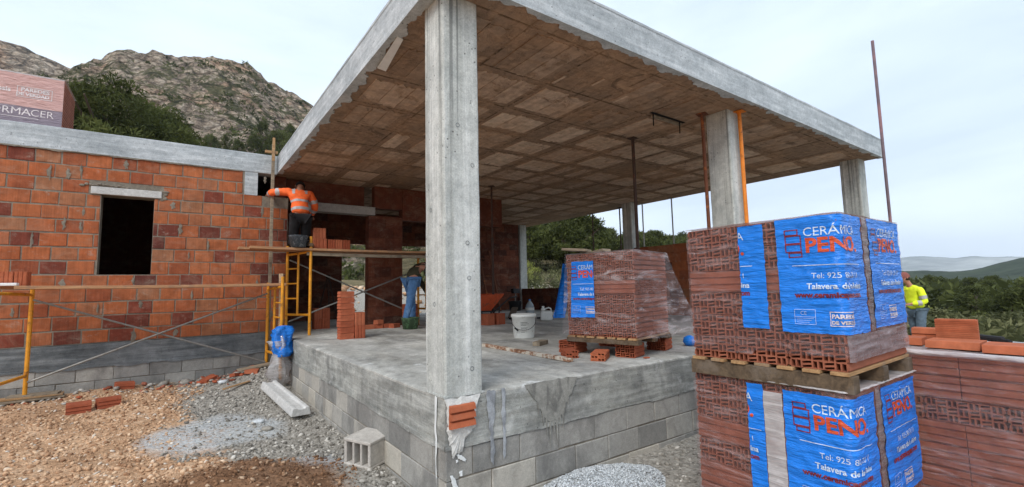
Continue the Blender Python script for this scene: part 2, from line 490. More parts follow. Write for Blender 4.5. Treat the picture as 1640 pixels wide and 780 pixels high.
# rough ground: ochre stony earth, grey gravel, brown earth heap, splashes of cement
def ground_mat():
    k = NT('building_site_ground'); P = k.P(); xyz = k.sep(P)
    a = k.noise(P, 3.2, 8, .7); b = k.noise(P, 24, 6, .7); st = k.voro(P, 26)
    earth = k.ramp(a, [(.3, S(160, 124, 94)), (.5, S(198, 160, 126)), (.7, S(218, 186, 154))])
    earth = k.shade(earth, b, .6, 1.25)
    grey = k.ramp(b, [(.3, S(112, 107, 99)), (.5, S(158, 152, 142)), (.7, S(190, 184, 174))])
    # grey gravel lies along the platform foot: distance from x = -0.35 .. and in front of y = 0
    wob = k.math('MULTIPLY', k.math('SUBTRACT', k.noise(P, 1.3, 5, .6), .5), 1.6)
    gx = k.math('ADD', k.math('SUBTRACT', xyz[0], k.math('MULTIPLY', xyz[1], -.10)), wob)
    gm = k.ramp(k.math('MULTIPLY', k.math('ADD', gx, 2.6), .25), [(.41, 0.0), (.47, 1.0)])
    col = k.mix(gm, earth, grey)
    # pale cement splash
    def blob(cx, cy, r, wv=.9):
        dx = k.math('SUBTRACT', xyz[0], cx); dy = k.math('SUBTRACT', xyz[1], cy)
        d = k.math('SQRT', k.math('ADD', k.math('MULTIPLY', dx, dx), k.math('MULTIPLY', dy, dy)))
        return k.math('SUBTRACT', d, k.math('MULTIPLY', wob, wv * .5)), r
    d, r = blob(-1.05, 3.35, .8)
    col = k.mix(k.math('MULTIPLY', k.ramp(d, [(.55, 1.0), (.75, 0.0)]), k.ramp(b, [(.38, .2), (.52, 1.0)])), col, S(186, 188, 187))
    d, r = blob(-.45, 1.5, .3)
    col = k.mix(k.math('MULTIPLY', k.ramp(d, [(.22, .9), (.4, 0.0)]), k.ramp(b, [(.4, .1), (.55, 1.0)])), col, S(190, 192, 194))
    d, r = blob(-1.15, 1.05, .9)
    col = k.mix(k.ramp(d, [(.72, .95), (.95, 0.0)]), col, k.shade(k.ramp(a, [(.3, S(112, 80, 58)), (.7, S(158, 120, 90))]), b, .6, 1.2))
    far = k.ramp(k.math('MULTIPLY', k.math('SUBTRACT', xyz[0], 12.0), .06), [(.0, 0.0), (.5, 1.0)])
    scrub = k.ramp(k.noise(P, .9, 7, .7), [(.32, S(70, 70, 48)), (.52, S(116, 104, 76)), (.68, S(164, 144, 114))])
    col = k.mix(far, col, scrub)
    yb = k.ramp(k.math('MULTIPLY', k.math('SUBTRACT', xyz[1], 17.0), .05), [(.0, 0.0), (.35, 1.0)])
    col = k.mix(yb, col, scrub)
    h = k.math('ADD', k.math('MULTIPLY', b, .7), k.math('MULTIPLY', k.math('SUBTRACT', 1.0, st), .5))
    return k.done(col, .95, k.bump(h, .9, .03), spec=.1)
M['ground'] = ground_mat()
def stone_mat(name, ramp_):
    k = NT(name); P = k.P(); v = k.noise(P, 30, 4)
    c = k.shade(k.ramp(k.tone(), ramp_), v, .75, 1.2)
    return k.done(c, .92, k.bump(v, .4, .01), spec=.15)
M['stone_ochre'] = stone_mat('ochre_stones', [(0, S(150, 112, 84)), (.5, S(198, 160, 126)), (.85, S(218, 188, 156)), (1, S(210, 202, 190))])
M['stone_grey'] = stone_mat('grey_stones', [(0, S(110, 105, 98)), (.6, S(156, 150, 140)), (1, S(206, 200, 190))])
M['stone_brown'] = stone_mat('brown_clods', [(0, S(96, 70, 52)), (.75, S(146, 110, 82)), (1, S(190, 164, 138))])
M['stone_white'] = stone_mat('white_gravel', [(0, S(140, 143, 145)), (.4, S(188, 192, 194)), (1, S(224, 226, 226))])
M['stone_pale'] = stone_mat('pale_limestone', [(0, S(118, 112, 102)), (.6, S(168, 160, 148)), (1, S(200, 194, 182))])
M['rubble'] = stone_mat('rubble', [(0, S(130, 74, 56)), (.35, S(182, 96, 66)), (.5, S(150, 142, 132)), (1, S(196, 190, 180))])

def leaf_mat(name, c0, c1, c2):
    k = NT(name)
    c = k.ramp(k.tone(), [(0, c0), (.5, c1), (1, c2)])
    b = k.n('ShaderNodeBsdfPrincipled'); k.put(b.inputs['Base Color'], c); b.inputs['Roughness'].default_value = .7
    b.inputs['Specular IOR Level'].default_value = .15
    tl = k.n('ShaderNodeBsdfTranslucent'); k.put(tl.inputs[0], c)
    m_ = k.n('ShaderNodeMixShader'); m_.inputs[0].default_value = .3
    k.t.links.new(b.outputs[0], m_.inputs[1]); k.t.links.new(tl.outputs[0], m_.inputs[2])
    k.t.links.new(m_.outputs[0], k.out.inputs['Surface'])
    return k.m
M['pine_leaf'] = leaf_mat('pine_needles', S(52, 58, 28), S(80, 86, 44), S(106, 112, 62))
M['olive_leaf'] = leaf_mat('scrub_leaves', S(62, 66, 42), S(96, 98, 64), S(132, 130, 92))
M['light_leaf'] = leaf_mat('spring_leaves', S(108, 118, 54), S(144, 150, 74), S(176, 178, 102))
M['twig_leaf'] = leaf_mat('bare_twigs', S(92, 86, 70), S(126, 118, 98), S(150, 144, 122))
M['bark'] = simple('bark', S(84, 70, 58), .95, sc=20, bump_=.5)

def rock_mat():
    k = NT('limestone_hillside'); P = k.P()
    a = k.noise(P, .045, 8, .7, .4); b = k.noise(P, .22, 8, .78, .6); c = k.noise(P, .02, 4, .6)
    Pd = k.mix(.35, P, k.n('ShaderNodeTexNoise').outputs['Color']) if False else P
    v = k.voro(k.map(P, (1, 1, 1.7)), .16, 'DISTANCE_TO_EDGE'); v2 = k.voro(k.map(P, (1.2, 1.2, 1.5)), .42, 'DISTANCE_TO_EDGE')
    rock = k.ramp(b, [(.36, S(86, 80, 74)), (.47, S(152, 134, 116)), (.55, S(186, 168, 148)), (.66, S(216, 200, 182))])
    rock = k.mix(k.ramp(a, [(.5, 0.0), (.62, .75)]), rock, k.ramp(b, [(.36, S(132, 98, 76)), (.62, S(208, 170, 138))]))
    rock = k.shade(rock, v, .5, 1.05, .0, .10); rock = k.shade(rock, v2, .62, 1.08, .0, .12)  # cracks darkened in the colour, as shade between the rocks
    veg = k.ramp(b, [(.38, S(48, 50, 32)), (.5, S(86, 84, 56)), (.66, S(122, 116, 88))])
    m = k.math('ADD', k.math('MULTIPLY', k.noise(P, .09, 8, .78, .5), .75), k.math('MULTIPLY', c, .35))
    m = k.math('ADD', k.math('SUBTRACT', m, k.math('MULTIPLY', k.tone(), .20)), .035)
    col = k.mix(k.ramp(m, [(.42, 0.0), (.48, .95)]), rock, veg)
    h = k.math('ADD', b, k.math('MULTIPLY', k.ramp(v, [(.0, 0.0), (.2, 1.0)]), .5))
    return k.done(col, .95, k.bump(h, 1.0, 2.5), spec=.1)
M['rock'] = rock_mat()
def hill_mat(name, c0, c1, sc):
    k = NT(name); P = k.P(); b = k.noise(P, sc, 8, .7)
    return k.done(k.ramp(b, [(.35, c0), (.65, c1)]), .95, k.bump(b, .8, 2.0), spec=.05)
M['forest_floor'] = hill_mat('forest_floor', S(60, 60, 42), S(118, 106, 80), .45)
M['mid_hill'] = hill_mat('wooded_hill', S(44, 52, 42), S(72, 80, 62), .03)
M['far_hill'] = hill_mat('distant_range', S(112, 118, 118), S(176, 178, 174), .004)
M['white_paint'] = simple('limewash_splash', S(222, 224, 222), .9, var=.1)
def soffit_mat():
    k = NT('stained_soffit'); P = k.P()
    big = k.noise(P, .9, 6, .65, .6); mid = k.noise(P, 9, 7, .72); lx = k.noise(k.map(P, (1.4, 17, 1)), 1.0, 5, .65); ly = k.noise(k.map(P, (17, 1.4, 1)), 1.0, 5, .65)
    sl = k.noise(P, 4.2, 7, .72, .9)
    tn = k.tone()
    panel = k.ramp(tn, [(0, S(96, 78, 62)), (.2, S(136, 113, 94)), (.3, S(152, 128, 107)), (.6, S(192, 166, 144)), (1, S(216, 194, 172))])
    rib = k.ramp(lx, [(.3, S(118, 96, 78)), (.5, S(150, 124, 101)), (.7, S(182, 154, 129))])
    m = k.math('ADD', sl, k.math('MULTIPLY', k.math('SUBTRACT', tn, .5), .16))
    col = k.mix(k.ramp(m, [(.40, 0.0), (.435, 1.0)]), rib, panel)
    col = k.mix(k.ramp(big, [(.45, 0.0), (.6, .4)]), col, S(184, 146, 112))
    col = k.shade(col, mid, .66, 1.25); col = k.shade(col, ly, .84, 1.14)
    dk = k.noise(P, 2.6, 6, .7, 1.4)
    col = k.mix(k.ramp(dk, [(.60, 0.0), (.66, .55)]), col, S(70, 54, 42))
    h = k.math('ADD', k.math('ADD', mid, lx), k.math('MULTIPLY', k.ramp(m, [(.44, 0.0), (.475, 1.0)]), .7))
    return k.done(col, .9, k.bump(h, .7, .008))
M['soffit'] = soffit_mat()

# ================================================================== SETTING
def gz(x, y):
    x = np.asarray(x, float); y = np.asarray(y, float)
    z = -.78 - .04 * np.clip(-y, 0, 3) + .15 * smooth(3.6, 6.2, y) * smooth(.5, -.4, x)
    z = z - .10 * smooth(4, 9, x) * smooth(3, -1, y)
    ang = np.degrees(np.arctan2(x, y))
    back = smooth(10.8, 16.5, y) * smooth(62, 42, ang)
    z = z + back * (1.55 + .035 * np.clip(y - 16, 0, 60))
    valley = smooth(14, 46, np.hypot(x, y)) * smooth(52, 68, ang) * smooth(175, 140, ang)
    z = z - 4.6 * valley
    z = z + (fbm(x * 1.7, y * 1.7, 4, 3) - .5) * .10 + (fbm(x * 6, y * 6, 3, 9) - .5) * .05
    # heaps: brown earth in front, pale gravel at the platform foot
    z = z + .20 * np.exp(-(((x + 1.1) / .75) ** 2 + ((y - 1.15) / .62) ** 2)) * (.8 + .4 * fbm(x * 5, y * 5, 3, 21))
    z = z + .16 * np.exp(-(((x + .25) / .5) ** 2 + ((y - 5.7) / .55) ** 2))
    return z

def axis_pts(lo, hi, c0, c1, fine):
    mid = list(np.arange(c0, c1 + 1e-6, fine))
    out = [c1]; st = fine
    while out[-1] < hi: st *= 1.16; out.append(out[-1] + st)
    neg = [c0]; st = fine
    while neg[-1] > lo: st *= 1.16; neg.append(neg[-1] - st)
    return np.array(neg[:0:-1] + mid + out[1:])
gxs = axis_pts(-3500, 5200, -5.2, 4.2, .055)
gys = axis_pts(-3500, 4200, -3.2, 7.0, .055)
GX, GY = np.meshgrid(gxs, gys, indexing='ij')
GZ = gz(GX, GY) - 14 * smooth(150, 900, np.hypot(GX, GY))
nx, ny = GX.shape
V = np.stack([GX, GY, GZ], -1).reshape(-1, 3)
I = np.arange(nx * ny).reshape(nx, ny)
F = np.stack([I[:-1, :-1], I[1:, :-1], I[1:, 1:], I[:-1, 1:]], -1).reshape(-1, 4)
tag(link('ground', npmesh('ground', V, F, M['ground'], smooth_=True)), kind='structure')

def ridge(name, mat, table, R0, R1, Rback, naz, nr, expo, namp, nsc, seed, sink=2.0, treeh=0.0, drop=.35, rough=.55):
    """a real hillside: crest height given by compass direction, falling towards the site and away behind"""
    az = np.radians(np.linspace(table[0][0], table[-1][0], naz))
    rr = np.concatenate([np.linspace(R0, R1, nr), np.linspace(R1, Rback, nr // 4)[1:]])
    A, Q = np.meshgrid(az, rr, indexing='ij')
    el = np.interp(np.degrees(A), [a for a, _ in table], [b for _, b in table])
    Hc = el * R1 + .72 - treeh
    tt = np.clip((Q - R0) / (R1 - R0), 0, 1)
    prof = np.where(Q <= R1, tt ** expo, 1 - drop * ((Q - R1) / (Rback - R1)) ** 1.3)
    base = gz(0 * Q + R0 * np.sin(A), R0 * np.cos(A)) - sink
    X = CAM.x + Q * np.sin(A); Y = CAM.y + Q * np.cos(A)
    nz = (fbm(X * nsc, Y * nsc, 6, seed, rough) - .5) * 2
    rg = 1 - np.abs(2 * fbm(X * nsc * 2.2, Y * nsc * 2.2, 5, seed + 5, .6) - 1)
    Z = base + (Hc - base) * prof + namp * (nz * .6 + (rg - .7) * .9) * np.minimum(1, tt * 3)
    n1_, n2_ = X.shape
    V = np.stack([X, Y, Z], -1).reshape(-1, 3)
    I = np.arange(n1_ * n2_).reshape(n1_, n2_)
    F = np.stack([I[:-1, :-1], I[:-1, 1:], I[1:, 1:], I[1:, :-1]], -1).reshape(-1, 4)
    steep = np.zeros((n1_ - 1, n2_ - 1))
    dz = np.abs(np.diff(Z, axis=1))[:-1, :] / np.maximum(np.abs(np.diff(Q, axis=1))[:-1, :], .01)
    steep = np.clip(dz * .8, 0, 1)
    o = link(name, npmesh(name, V, F, mat, steep.ravel()))
    tag(o, kind='structure')
    return az, rr, Z

rocky = ridge('rocky_hill', M['rock'], [(-62, .2), (-40, .23), (-24, .27), (-13, .30), (-9.6, .335), (-8.2, .366), (-6.9, .376), (-5.9, .400), (-5.0, .407), (-3.2, .415), (-.2, .428), (2, .434), (4, .436), (5.6, .434), (7.4, .408), (10, .388), (11.9, .37), (16, .32), (22, .26), (30, .2), (40, .15)],
              48, 210, 300, 380, 240, 1.35, 8.0, .03, 11, rough=.62)
ridge('far_ridge', M['rock'], [(-75, .3), (-40, .37), (-20, .39), (-13.3, .382), (-11.8, .381), (-10.2, .373), (-8.2, .365), (-5, .33), (5, .25)], 230, 340, 460, 120, 60, 1.2, 4, .015, 31)
fh = [(18, .12), (30, .17), (36, .165), (42, .146), (45.8, .122), (48.8, .104), (52, .100), (57, .095), (62, .07), (70, .018), (76, .004), (84, .004), (92, .012), (105, .02), (125, .03)]
fhill = ridge('wooded_hillside', M['forest_floor'], fh, 30, 135, 190, 180, 70, 1.15, .8, .05, 41, sink=.6, treeh=4.6)
ridge('wooded_ridge', M['mid_hill'], [(58, -.004), (70, .012), (75, .015), (77.5, .013), (79, .0095), (80.5, .012), (82, .019), (83.6, .026), (88, .04), (100, .05), (130, .05)], 260, 620, 900, 200, 50, 1.2, 5, .012, 51, sink=14)
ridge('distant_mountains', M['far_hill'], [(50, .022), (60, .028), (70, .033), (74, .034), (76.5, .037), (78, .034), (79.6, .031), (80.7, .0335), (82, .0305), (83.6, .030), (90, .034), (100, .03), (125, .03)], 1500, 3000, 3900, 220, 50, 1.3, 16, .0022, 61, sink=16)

# ---- air: distant hills fade
hz = MB(); hz.box(-700, -700, -60, 4300, 4300, 260)
k = NT('air'); pv = k.n('ShaderNodeVolumePrincipled')
pv.inputs['Color'].default_value = (.82, .9, 1, 1); pv.inputs['Density'].default_value = .00016; pv.inputs['Anisotropy'].default_value = .2
k.t.links.new(pv.outputs[0], k.out.inputs['Volume'])
tag(hz.build('haze', k.m), kind='stuff')

# ================================================================== HOUSE
H, TH, YW = 2.886, .307, 6.3
XR, YB = 8.6, 10.7
house = thing('unfinished_house', 'unfinished grey concrete and orange brick house with a flat roof on bare columns', 'house', (0, 0, -.8))
def hpart(name, mb, mat, bevel=0, smooth_=False):
    o = mb.build(name, mat, house, smooth_, bevel); o.location = (0, 0, .8); return o

def ragged_strip(fr, u0, u1, step, d, lo, hi, base, seed, thick=.008):
    """irregular lip: fr(u, v, out) -> point; v from -base to ragged edge"""
    mb = MB(); rr = random.Random(seed)
    us = np.arange(u0, u1, step); cur = lo
    pts = []
    for u in us:
        if rr.random() < .10: cur = rr.uniform(lo, hi)
        nz_ = float(fbm(np.array(u * 7.0), np.array(seed * 3.3), 5, seed, .62)) - .5
        v_ = (lo + hi) / 2 + (cur - (lo + hi) / 2) * .5 + nz_ * (hi - lo) * 1.5
        pts.append((u, min(max(v_, lo), hi)))
    for (a, va), (b, vb) in zip(pts[:-1], pts[1:]):
        q = [fr(a, -base, 0), fr(b, -base, 0), fr(b, vb, 0), fr(a, va, 0), fr(a, -base, thick), fr(b, -base, thick), fr(b, vb, thick), fr(a, va, thick)]
        mb.add(q, [(4, 5, 6, 7), (3, 2, 6, 7), (0, 1, 5, 4)])
    return mb

# platform: cast slab on concrete blocks
pl = MB()
us = np.linspace(0, XR, 120); 
pl.box(0, 0, -.34, XR, YB, -.021)
slab = hpart('platform', pl, M['slab_edge'])
fl = MB()
def floor_fn(x, y):
    e_ = min(x, y, XR - x, YB - y)
    z = (float(fbm(np.array(x * 1.4), np.array(y * 1.4), 4, 5)) - .5) * .012
    if e_ < .001: z = -.008 + (float(fbm(np.array(x * 9), np.array(y * 9), 3, 6)) - .5) * .012
    return (x, y, z)
fx = np.concatenate([[0, .02], np.linspace(.1, XR - .1, 90), [XR - .02, XR]]); fy = np.concatenate([[0, .02], np.linspace(.1, YB - .1, 110), [YB - .02, YB]])
fl.grid(floor_fn, list(fx), list(fy))
hpart('floor', fl, M['floor'], smooth_=True)
def floorskirt(u, v, o_): return None
sk = MB()
for (a0, a1, fr) in ((0, XR, lambda u, z: (u, 0, z)), (0, YB, lambda u, z: (0, u, z))):
    uu = fx if a1 == XR else fy
    for a, b in zip(uu[:-1], uu[1:]):
        pa, pb = fr(a, 0), fr(b, 0)
        za, zb = floor_fn(pa[0], pa[1])[2], floor_fn(pb[0], pb[1])[2]
        sk.add([fr(a, -.0205), fr(b, -.0205), fr(b, zb), fr(a, za)], [(0, 1, 2, 3)])
hpart('floor_edge', sk, M['floor'])
lip = ragged_strip(lambda u, v, o_: (u, -.002 - o_, -.34 - v), 0, 3.6, .035, 0, -.008, .014, .03, 3, .003)
hpart('form_joint', lip, M['slab_edge'])
lip = ragged_strip(lambda u, v, o_: (-.002 - o_, u, -.34 - v), 0, 6.3, .035, 0, -.008, .016, .03, 4, .003)
hpart('form_joint', lip, M['slab_edge'])

def wall_slab(mb, fr, u0, u1, z0, z1, openings, th):
    cu = sorted({u0, u1} | {min(max(o[i], u0), u1) for o in openings for i in (0, 1)})
    for a, b in zip(cu[:-1], cu[1:]):
        if b - a < 1e-4: continue
        ops = sorted((o[2], o[3]) for o in openings if o[0] <= a + 1e-5 and o[1] >= b - 1e-5)
        z = z0; segs = []
        for (p, q) in ops:
            if p > z: segs.append((z, p))
            z = max(z, q)
        if z < z1: segs.append((z, z1))
        for (p, q) in segs:
            vs = [fr(a, p, 0), fr(b, p, 0), fr(b, p, -th), fr(a, p, -th), fr(a, q, 0), fr(b, q, 0), fr(b, q, -th), fr(a, q, -th)]
            mb.add(vs, [(3, 2, 1, 0), (4, 5, 6, 7), (0, 1, 5, 4), (1, 2, 6, 5), (2, 3, 7, 6), (3, 0, 4, 7)])

def brickwork(mb, fr, u0, u1, z0, z1, openings, course, L, joint, tonef, seed, half=True, out=(.003, .010), deep=.06, both=None):
    rr = random.Random(seed)
    nrow = int(round((z1 - z0) / course))
    for r in range(nrow):
        a = z0 + r * course; b = min(a + course, z1)
        u = u0 - (L / 2 if (r % 2 and half) else 0) - (rr.uniform(0, .06) if half else 0)
        free = [(u0, u1)]
        for o in openings:
            if o[2] < (a + b) / 2 < o[3]:
                nf = []
                for (p, q) in free:
                    if o[1] <= p or o[0] >= q: nf.append((p, q)); continue
                    if o[0] > p: nf.append((p, o[0]))
                    if o[1] < q: nf.append((o[1], q))
                free = nf
        while u < u1:
            l = L * rr.uniform(.94, 1.06)
            for (p, q) in free:
                s_, e_ = max(u, p), min(u + l, q)
                if e_ - s_ < .05: continue
                jt = joint * rr.uniform(.5, 1.3)
                d0 = rr.uniform(*out); tw = rr.uniform(-.003, .003)
                s2, e2 = s_ + jt * .35, e_ - jt * .35
                zb, zt = a + jt * .5 + rr.uniform(-.002, .002), b - jt * .5 + rr.uniform(-.002, .002)
                mb.tone = tonef(rr)
                c_ = .006
                fr_ = [(s2 + c_, zb + c_, d0 - tw), (e2 - c_, zb + c_, d0 + tw), (e2 - c_, zt - c_, d0 + tw), (s2 + c_, zt - c_, d0 - tw)]
                md = [(s2, zb, d0 - .006), (e2, zb, d0 - .006), (e2, zt, d0 - .006), (s2, zt, d0 - .006)]
                bk = [(s2, zb, -deep), (e2, zb, -deep), (e2, zt, -deep), (s2, zt, -deep)]
                jx = [(rr.uniform(-.0025, .0025), rr.uniform(-.003, .003)) for _ in range(4)]
                fr_ = [(p_[0] + q_[0], p_[1] + q_[1], p_[2]) for p_, q_ in zip(fr_, jx)]; md = [(p_[0] + q_[0], p_[1] + q_[1], p_[2]) for p_, q_ in zip(md, jx)]
                mb.add([fr(*p_) for p_ in fr_ + md + bk], [(0, 1, 2, 3)] + [(4 + i, 4 + (i + 1) % 4, (i + 1) % 4, i) for i in range(4)] + [(8 + i, 8 + (i + 1) % 4, 4 + (i + 1) % 4, 4 + i) for i in range(4)])
            u += l
    mb.tone = .5

# block courses under the slab (front and left faces)
bw = MB(); frf = lambda u, z, d: (u, -d, z); frl = lambda u, z, d: (-d, u, z)
gt = lambda rr: min(1, max(0, rr.gauss(.55, .22)))
brickwork(bw, frf, .0, XR, -1.14, -.34, [], .2, .4, .008, gt, 11, out=(-.006, -.002), deep=.1)
brickwork(bw, frl, .0, 6.3, -1.14, -.34, [], .2, .4, .008, gt, 12, out=(-.006, -.002), deep=.1)
hpart('block_wall', bw, M['block'])
bb = MB(); bb.box(.012, .012, -1.3, XR - .01, YB - .01, -.342)
hpart('block_mortar', bb, M['mortar'])

# columns
def column(x, y, h0=-.004, h1=H, s=.3):
    mb = MB(); n = 24
    zs = np.linspace(h0, h1, n)
    c_ = .014
    poly = [(c_, 0), (s - c_, 0), (s, c_), (s, s - c_), (s - c_, s), (c_, s), (0, s - c_), (0, c_)]
    mb.prism(poly, [((x + random.uniform(-.0015, .0015), y + random.uniform(-.0015, .0015), z), (1, 0, 0), (0, 1, 0)) for z in zs])
    return mb
COLS = [(.004, .004), (4.0, .1), (8.26, .08), (8.0, 5.0), (8.0, 9.85)]
for cx_, cy_ in COLS:
    o = hpart('column', column(cx_, cy_), M['column'])
fb = MB()
for sgn in range(1):
    pts = []
    for i in range(40):
        a = 2 * math.pi * i / 40
        rr_ = .5 / max(abs(math.cos(a)), abs(math.sin(a))) * .30 * random.uniform(1.01, 1.07)
        pts.append((.154 + rr_ * math.cos(a), .154 + rr_ * math.sin(a)))
    pts = [(max(x, -.004), max(y, -.004)) for x, y in pts]
    fb.prism(pts, [((0, 0, -.004), (1, 0, 0), (0, 1, 0)), ((0, 0, .008), (1, 0, 0), (0, 1, 0))])
hpart('base_fillet', fb, M['column'])

rk = random.Random(4)
for (u_, z_, f_) in ((.215, .17, 0), (.20, .80, 0), (.19, 1.05, 0), (.24, 1.62, 0), (.12, 1.9, 0), (.15, .62, 1), (.2, 1.3, 1)):
    tm_ = MB(); ring = []
    for r_k in (.016, .012):
        for q_ in range(18):
            a_ = 2 * math.pi * q_ / 18
            uu_, zz_ = u_ + r_k * math.cos(a_), z_ + r_k * math.sin(a_)
            ring.append((uu_, .0005, zz_) if f_ == 0 else (.0005, uu_, zz_))
    tm_.add(ring, [(q_, (q_ + 1) % 18, 18 + (q_ + 1) % 18, 18 + q_) for q_ in range(18)])
    hpart('tie_mark', tm_, M['band'])

# roof slab with rough lip and a waffle soffit
rx0, ry0 = -.093, -.195
rs = MB(); rs.box(rx0, ry0, H, XR, YB, H + TH)
roof = hpart('roof_slab', rs, M['roof_edge'])
def roof_child(name, mb, mat):
    o = mb.build(name, mat, roof); return o
nb = 90
top = MB()
for (L0, L1, fr) in ((rx0, XR, lambda u, z, d: (u, ry0 - d, z)), (ry0, 6.2, lambda u, z, d: (rx0 - d, u, z))):
    us = np.arange(L0, L1, .04); rr = random.Random(5)
    for a, b in zip(us[:-1], us[1:]):
        za, zb_ = [H + TH + .012 * float(fbm(np.array(x_ * 5.0), np.array(1.0), 3, 8)) for x_ in (a, b)]
        top.add([fr(a, H + TH - .02, .004), fr(b, H + TH - .02, .004), fr(b, zb_, .004), fr(a, za, .004), fr(b, zb_, -.06), fr(a, za, -.06)], [(0, 1, 2, 3), (3, 2, 4, 5)])
roof_child('cast_rim', top, M['roof_edge'])
l1 = ragged_strip(lambda u, v, o_: (u, ry0 + v, H - .003 - o_), rx0, XR, .018, 0, .005, .12, .004, 23, .012)
roof_child('ragged_lip', l1, M['roof_edge'])
l2 = ragged_strip(lambda u, v, o_: (rx0 + v, u, H - .003 - o_), ry0, 6.3, .018, 0, .01, .14, .004, 24, .012)
roof_child('ragged_lip', l2, M['roof_edge'])
so = MB(); so.tone = .28
so.grid(lambda x, y: (x, y, H - .002), list(np.linspace(rx0, XR, 30)), list(np.linspace(ry0, YB, 30)))
rr = random.Random(77)
def patch(x0, y0, x1, y1, tone, z):
    pts = []
    n = 7
    for i in range(n): pts.append((x0 + (x1 - x0) * i / n, y0))
    for i in range(n): pts.append((x1, y0 + (y1 - y0) * i / n))
    for i in range(n): pts.append((x1 - (x1 - x0) * i / n, y1))
    for i in range(n): pts.append((x0, y1 - (y1 - y0) * i / n))
    j = .012 if rr.random() < .5 else .03
    pts = [(x + (rr.uniform(-.003, .003) if abs(y - y0) > .02 and abs(y - y1) > .02 else 0), y + (rr.uniform(-j, j) if abs(y - y0) < .02 or abs(y - y1) < .02 else 0)) for x, y in pts]
    so.tone = tone
    c_ = ((x0 + x1) / 2, (y0 + y1) / 2, z)
    vs = [c_] + [(x, y, z) for x, y in pts] + [(x, y, H - .001) for x, y in pts]
    m_ = len(pts)
    so.add(vs, [(0, 1 + (i + 1) % m_, 1 + i) for i in range(m_)] + [(1 + i, 1 + (i + 1) % m_, 1 + m_ + (i + 1) % m_, 1 + m_ + i) for i in range(m_)])
ix = 0
cxs = np.arange(.42, XR - .3, .81); cys = np.arange(.40, YB - .3, .765)
for i, cx_ in enumerate(cxs):
    for j, cy_ in enumerate(cys):
        if rr.random() < .06: continue
        wx, wy = .66 * rr.uniform(.78, 1.1), .62 * rr.uniform(.75, 1.12)
        bt = rr.uniform(.42, .9)
        if j == 0 or i == 0: bt = rr.uniform(.3, .6)
        n = 3 if rr.random() < .6 else 2
        g = .008
        for q in range(n):
            if rr.random() < .07: continue
            a = cx_ - wx / 2 + wx * q / n; b = a + wx / n - g
            patch(a, cy_ - wy / 2 + rr.uniform(-.02, .02), b, cy_ + wy / 2 + rr.uniform(-.02, .02), min(1, bt + rr.uniform(-.12, .12)), H - .008 - rr.uniform(0, .003))
# shuttering board seams and ridges
so.tone = .0
for y_ in np.arange(.0, YB, .765):
    so.box(rx0 + .1, y_ + .005, H - .006, XR - .1, y_ + .022, H - .0035)
for x_ in np.arange(.83, XR, .81):
    so.box(x_ - .01, ry0 + .1, H - .0065, x_ + .008, YB - .1, H - .0045)
so.tone = .8
for (x_, y_, l) in ((1.66, .52, .2), (2.05, .35, .18), (2.6, .5, .22), (7.7, .9, .25), (7.4, .6, .3)):
    so.box(x_, y_, H - .014, x_ + .03, y_ + l, H - .007)
roof_child('soffit', so, M['soffit'])
st = MB()
st.add([(-.04, .74, H - .012), (.02, .76, H - .012), (.09, 1.36, H - .03), (.0, 1.34, H - .03), (-.04, .74, H - .02), (.02, .76, H - .02), (.09, 1.36, H - .04), (.0, 1.34, H - .04)], [(0, 1, 2, 3), (7, 6, 5, 4), (0, 4, 5, 1), (1, 5, 6, 2), (2, 6, 7, 3), (3, 7, 4, 0)])
roof_child('foam_strip', st, M['foam'])
slot_strip = MB(); slot_strip.box(3.25, .655, H - .0135, 3.95, .70, H - .0125)  # flat black strip paints the shade of an open joint
for x_ in (3.3, 3.85): slot_strip.tube([(x_, .68, H - .01), (x_ + .01, .69, H - .17)], .008, 6)
roof_child('open_joint_shade', slot_strip, M['slot_shade'])
hl = MB(); hl.box(3.35, .703, H - .035, 3.95, .755, H - .0125)
roof_child('broken_board', hl, M['grey_wood'])

# ---- wing: brick wall with window, concrete band and blocks
WX0 = -9.2
fw = lambda u, z, d: (u, YW - d, z)
win = (-2.46, -1.83, 1.05, 2.25)
bt = lambda rr_: rr_.uniform(.0, .2) if rr_.random() < .2 else rr_.uniform(.26, 1)
wb = MB()
brickwork(wb, fw, WX0, .10, .05, 2.85, [win, (-2.6, -1.72, 2.25, 2.4), (-.62, .2, 2.43, 2.9), (-.3, .2, 2.25, 2.9)], .2, .285, .019, bt, 31)
hpart('brick_wall', wb, M['wall_brick'])
wm = MB()
wall_slab(wm, fw, WX0, .10, .05, H, [win, (-.42, .2, 2.44, 2.9)], .24)
hpart('wall_mortar', wm, M['mortar'])
ln = MB(); ln.box(-2.58, YW - .03, 2.255, -1.74, YW + .15, 2.365)
hpart('lintel', ln, M['precast'], .006)
sm = MB(); rr = random.Random(9)
for i in range(22):        # mortar dabbed over the lintel
    x_ = -2.68 + i * .047; z_ = 2.37 + .03 * math.sin(i * .3)
    a = rr.uniform(.02, .05)
    sm.lathe([(0.0, -.022), (a * .8, -.012), (a, 0), (a * .6, .014), (0, .02)], 8, (x_, YW - .012, z_ + rr.uniform(-.008, .02)), 1.1, .35)
for i in range(8):
    a = rr.uniform(.02, .04)
    sm.lathe([(0.0, -.03), (a * .8, -.02), (a, 0), (a * .6, .02), (0, .03)], 8, (-1.72 + rr.uniform(-.02, .03), YW - .01, 2.24 + i * .018), 1.1, .35)
hpart('mortar_dabs', sm, M['mortar'], smooth_=True)
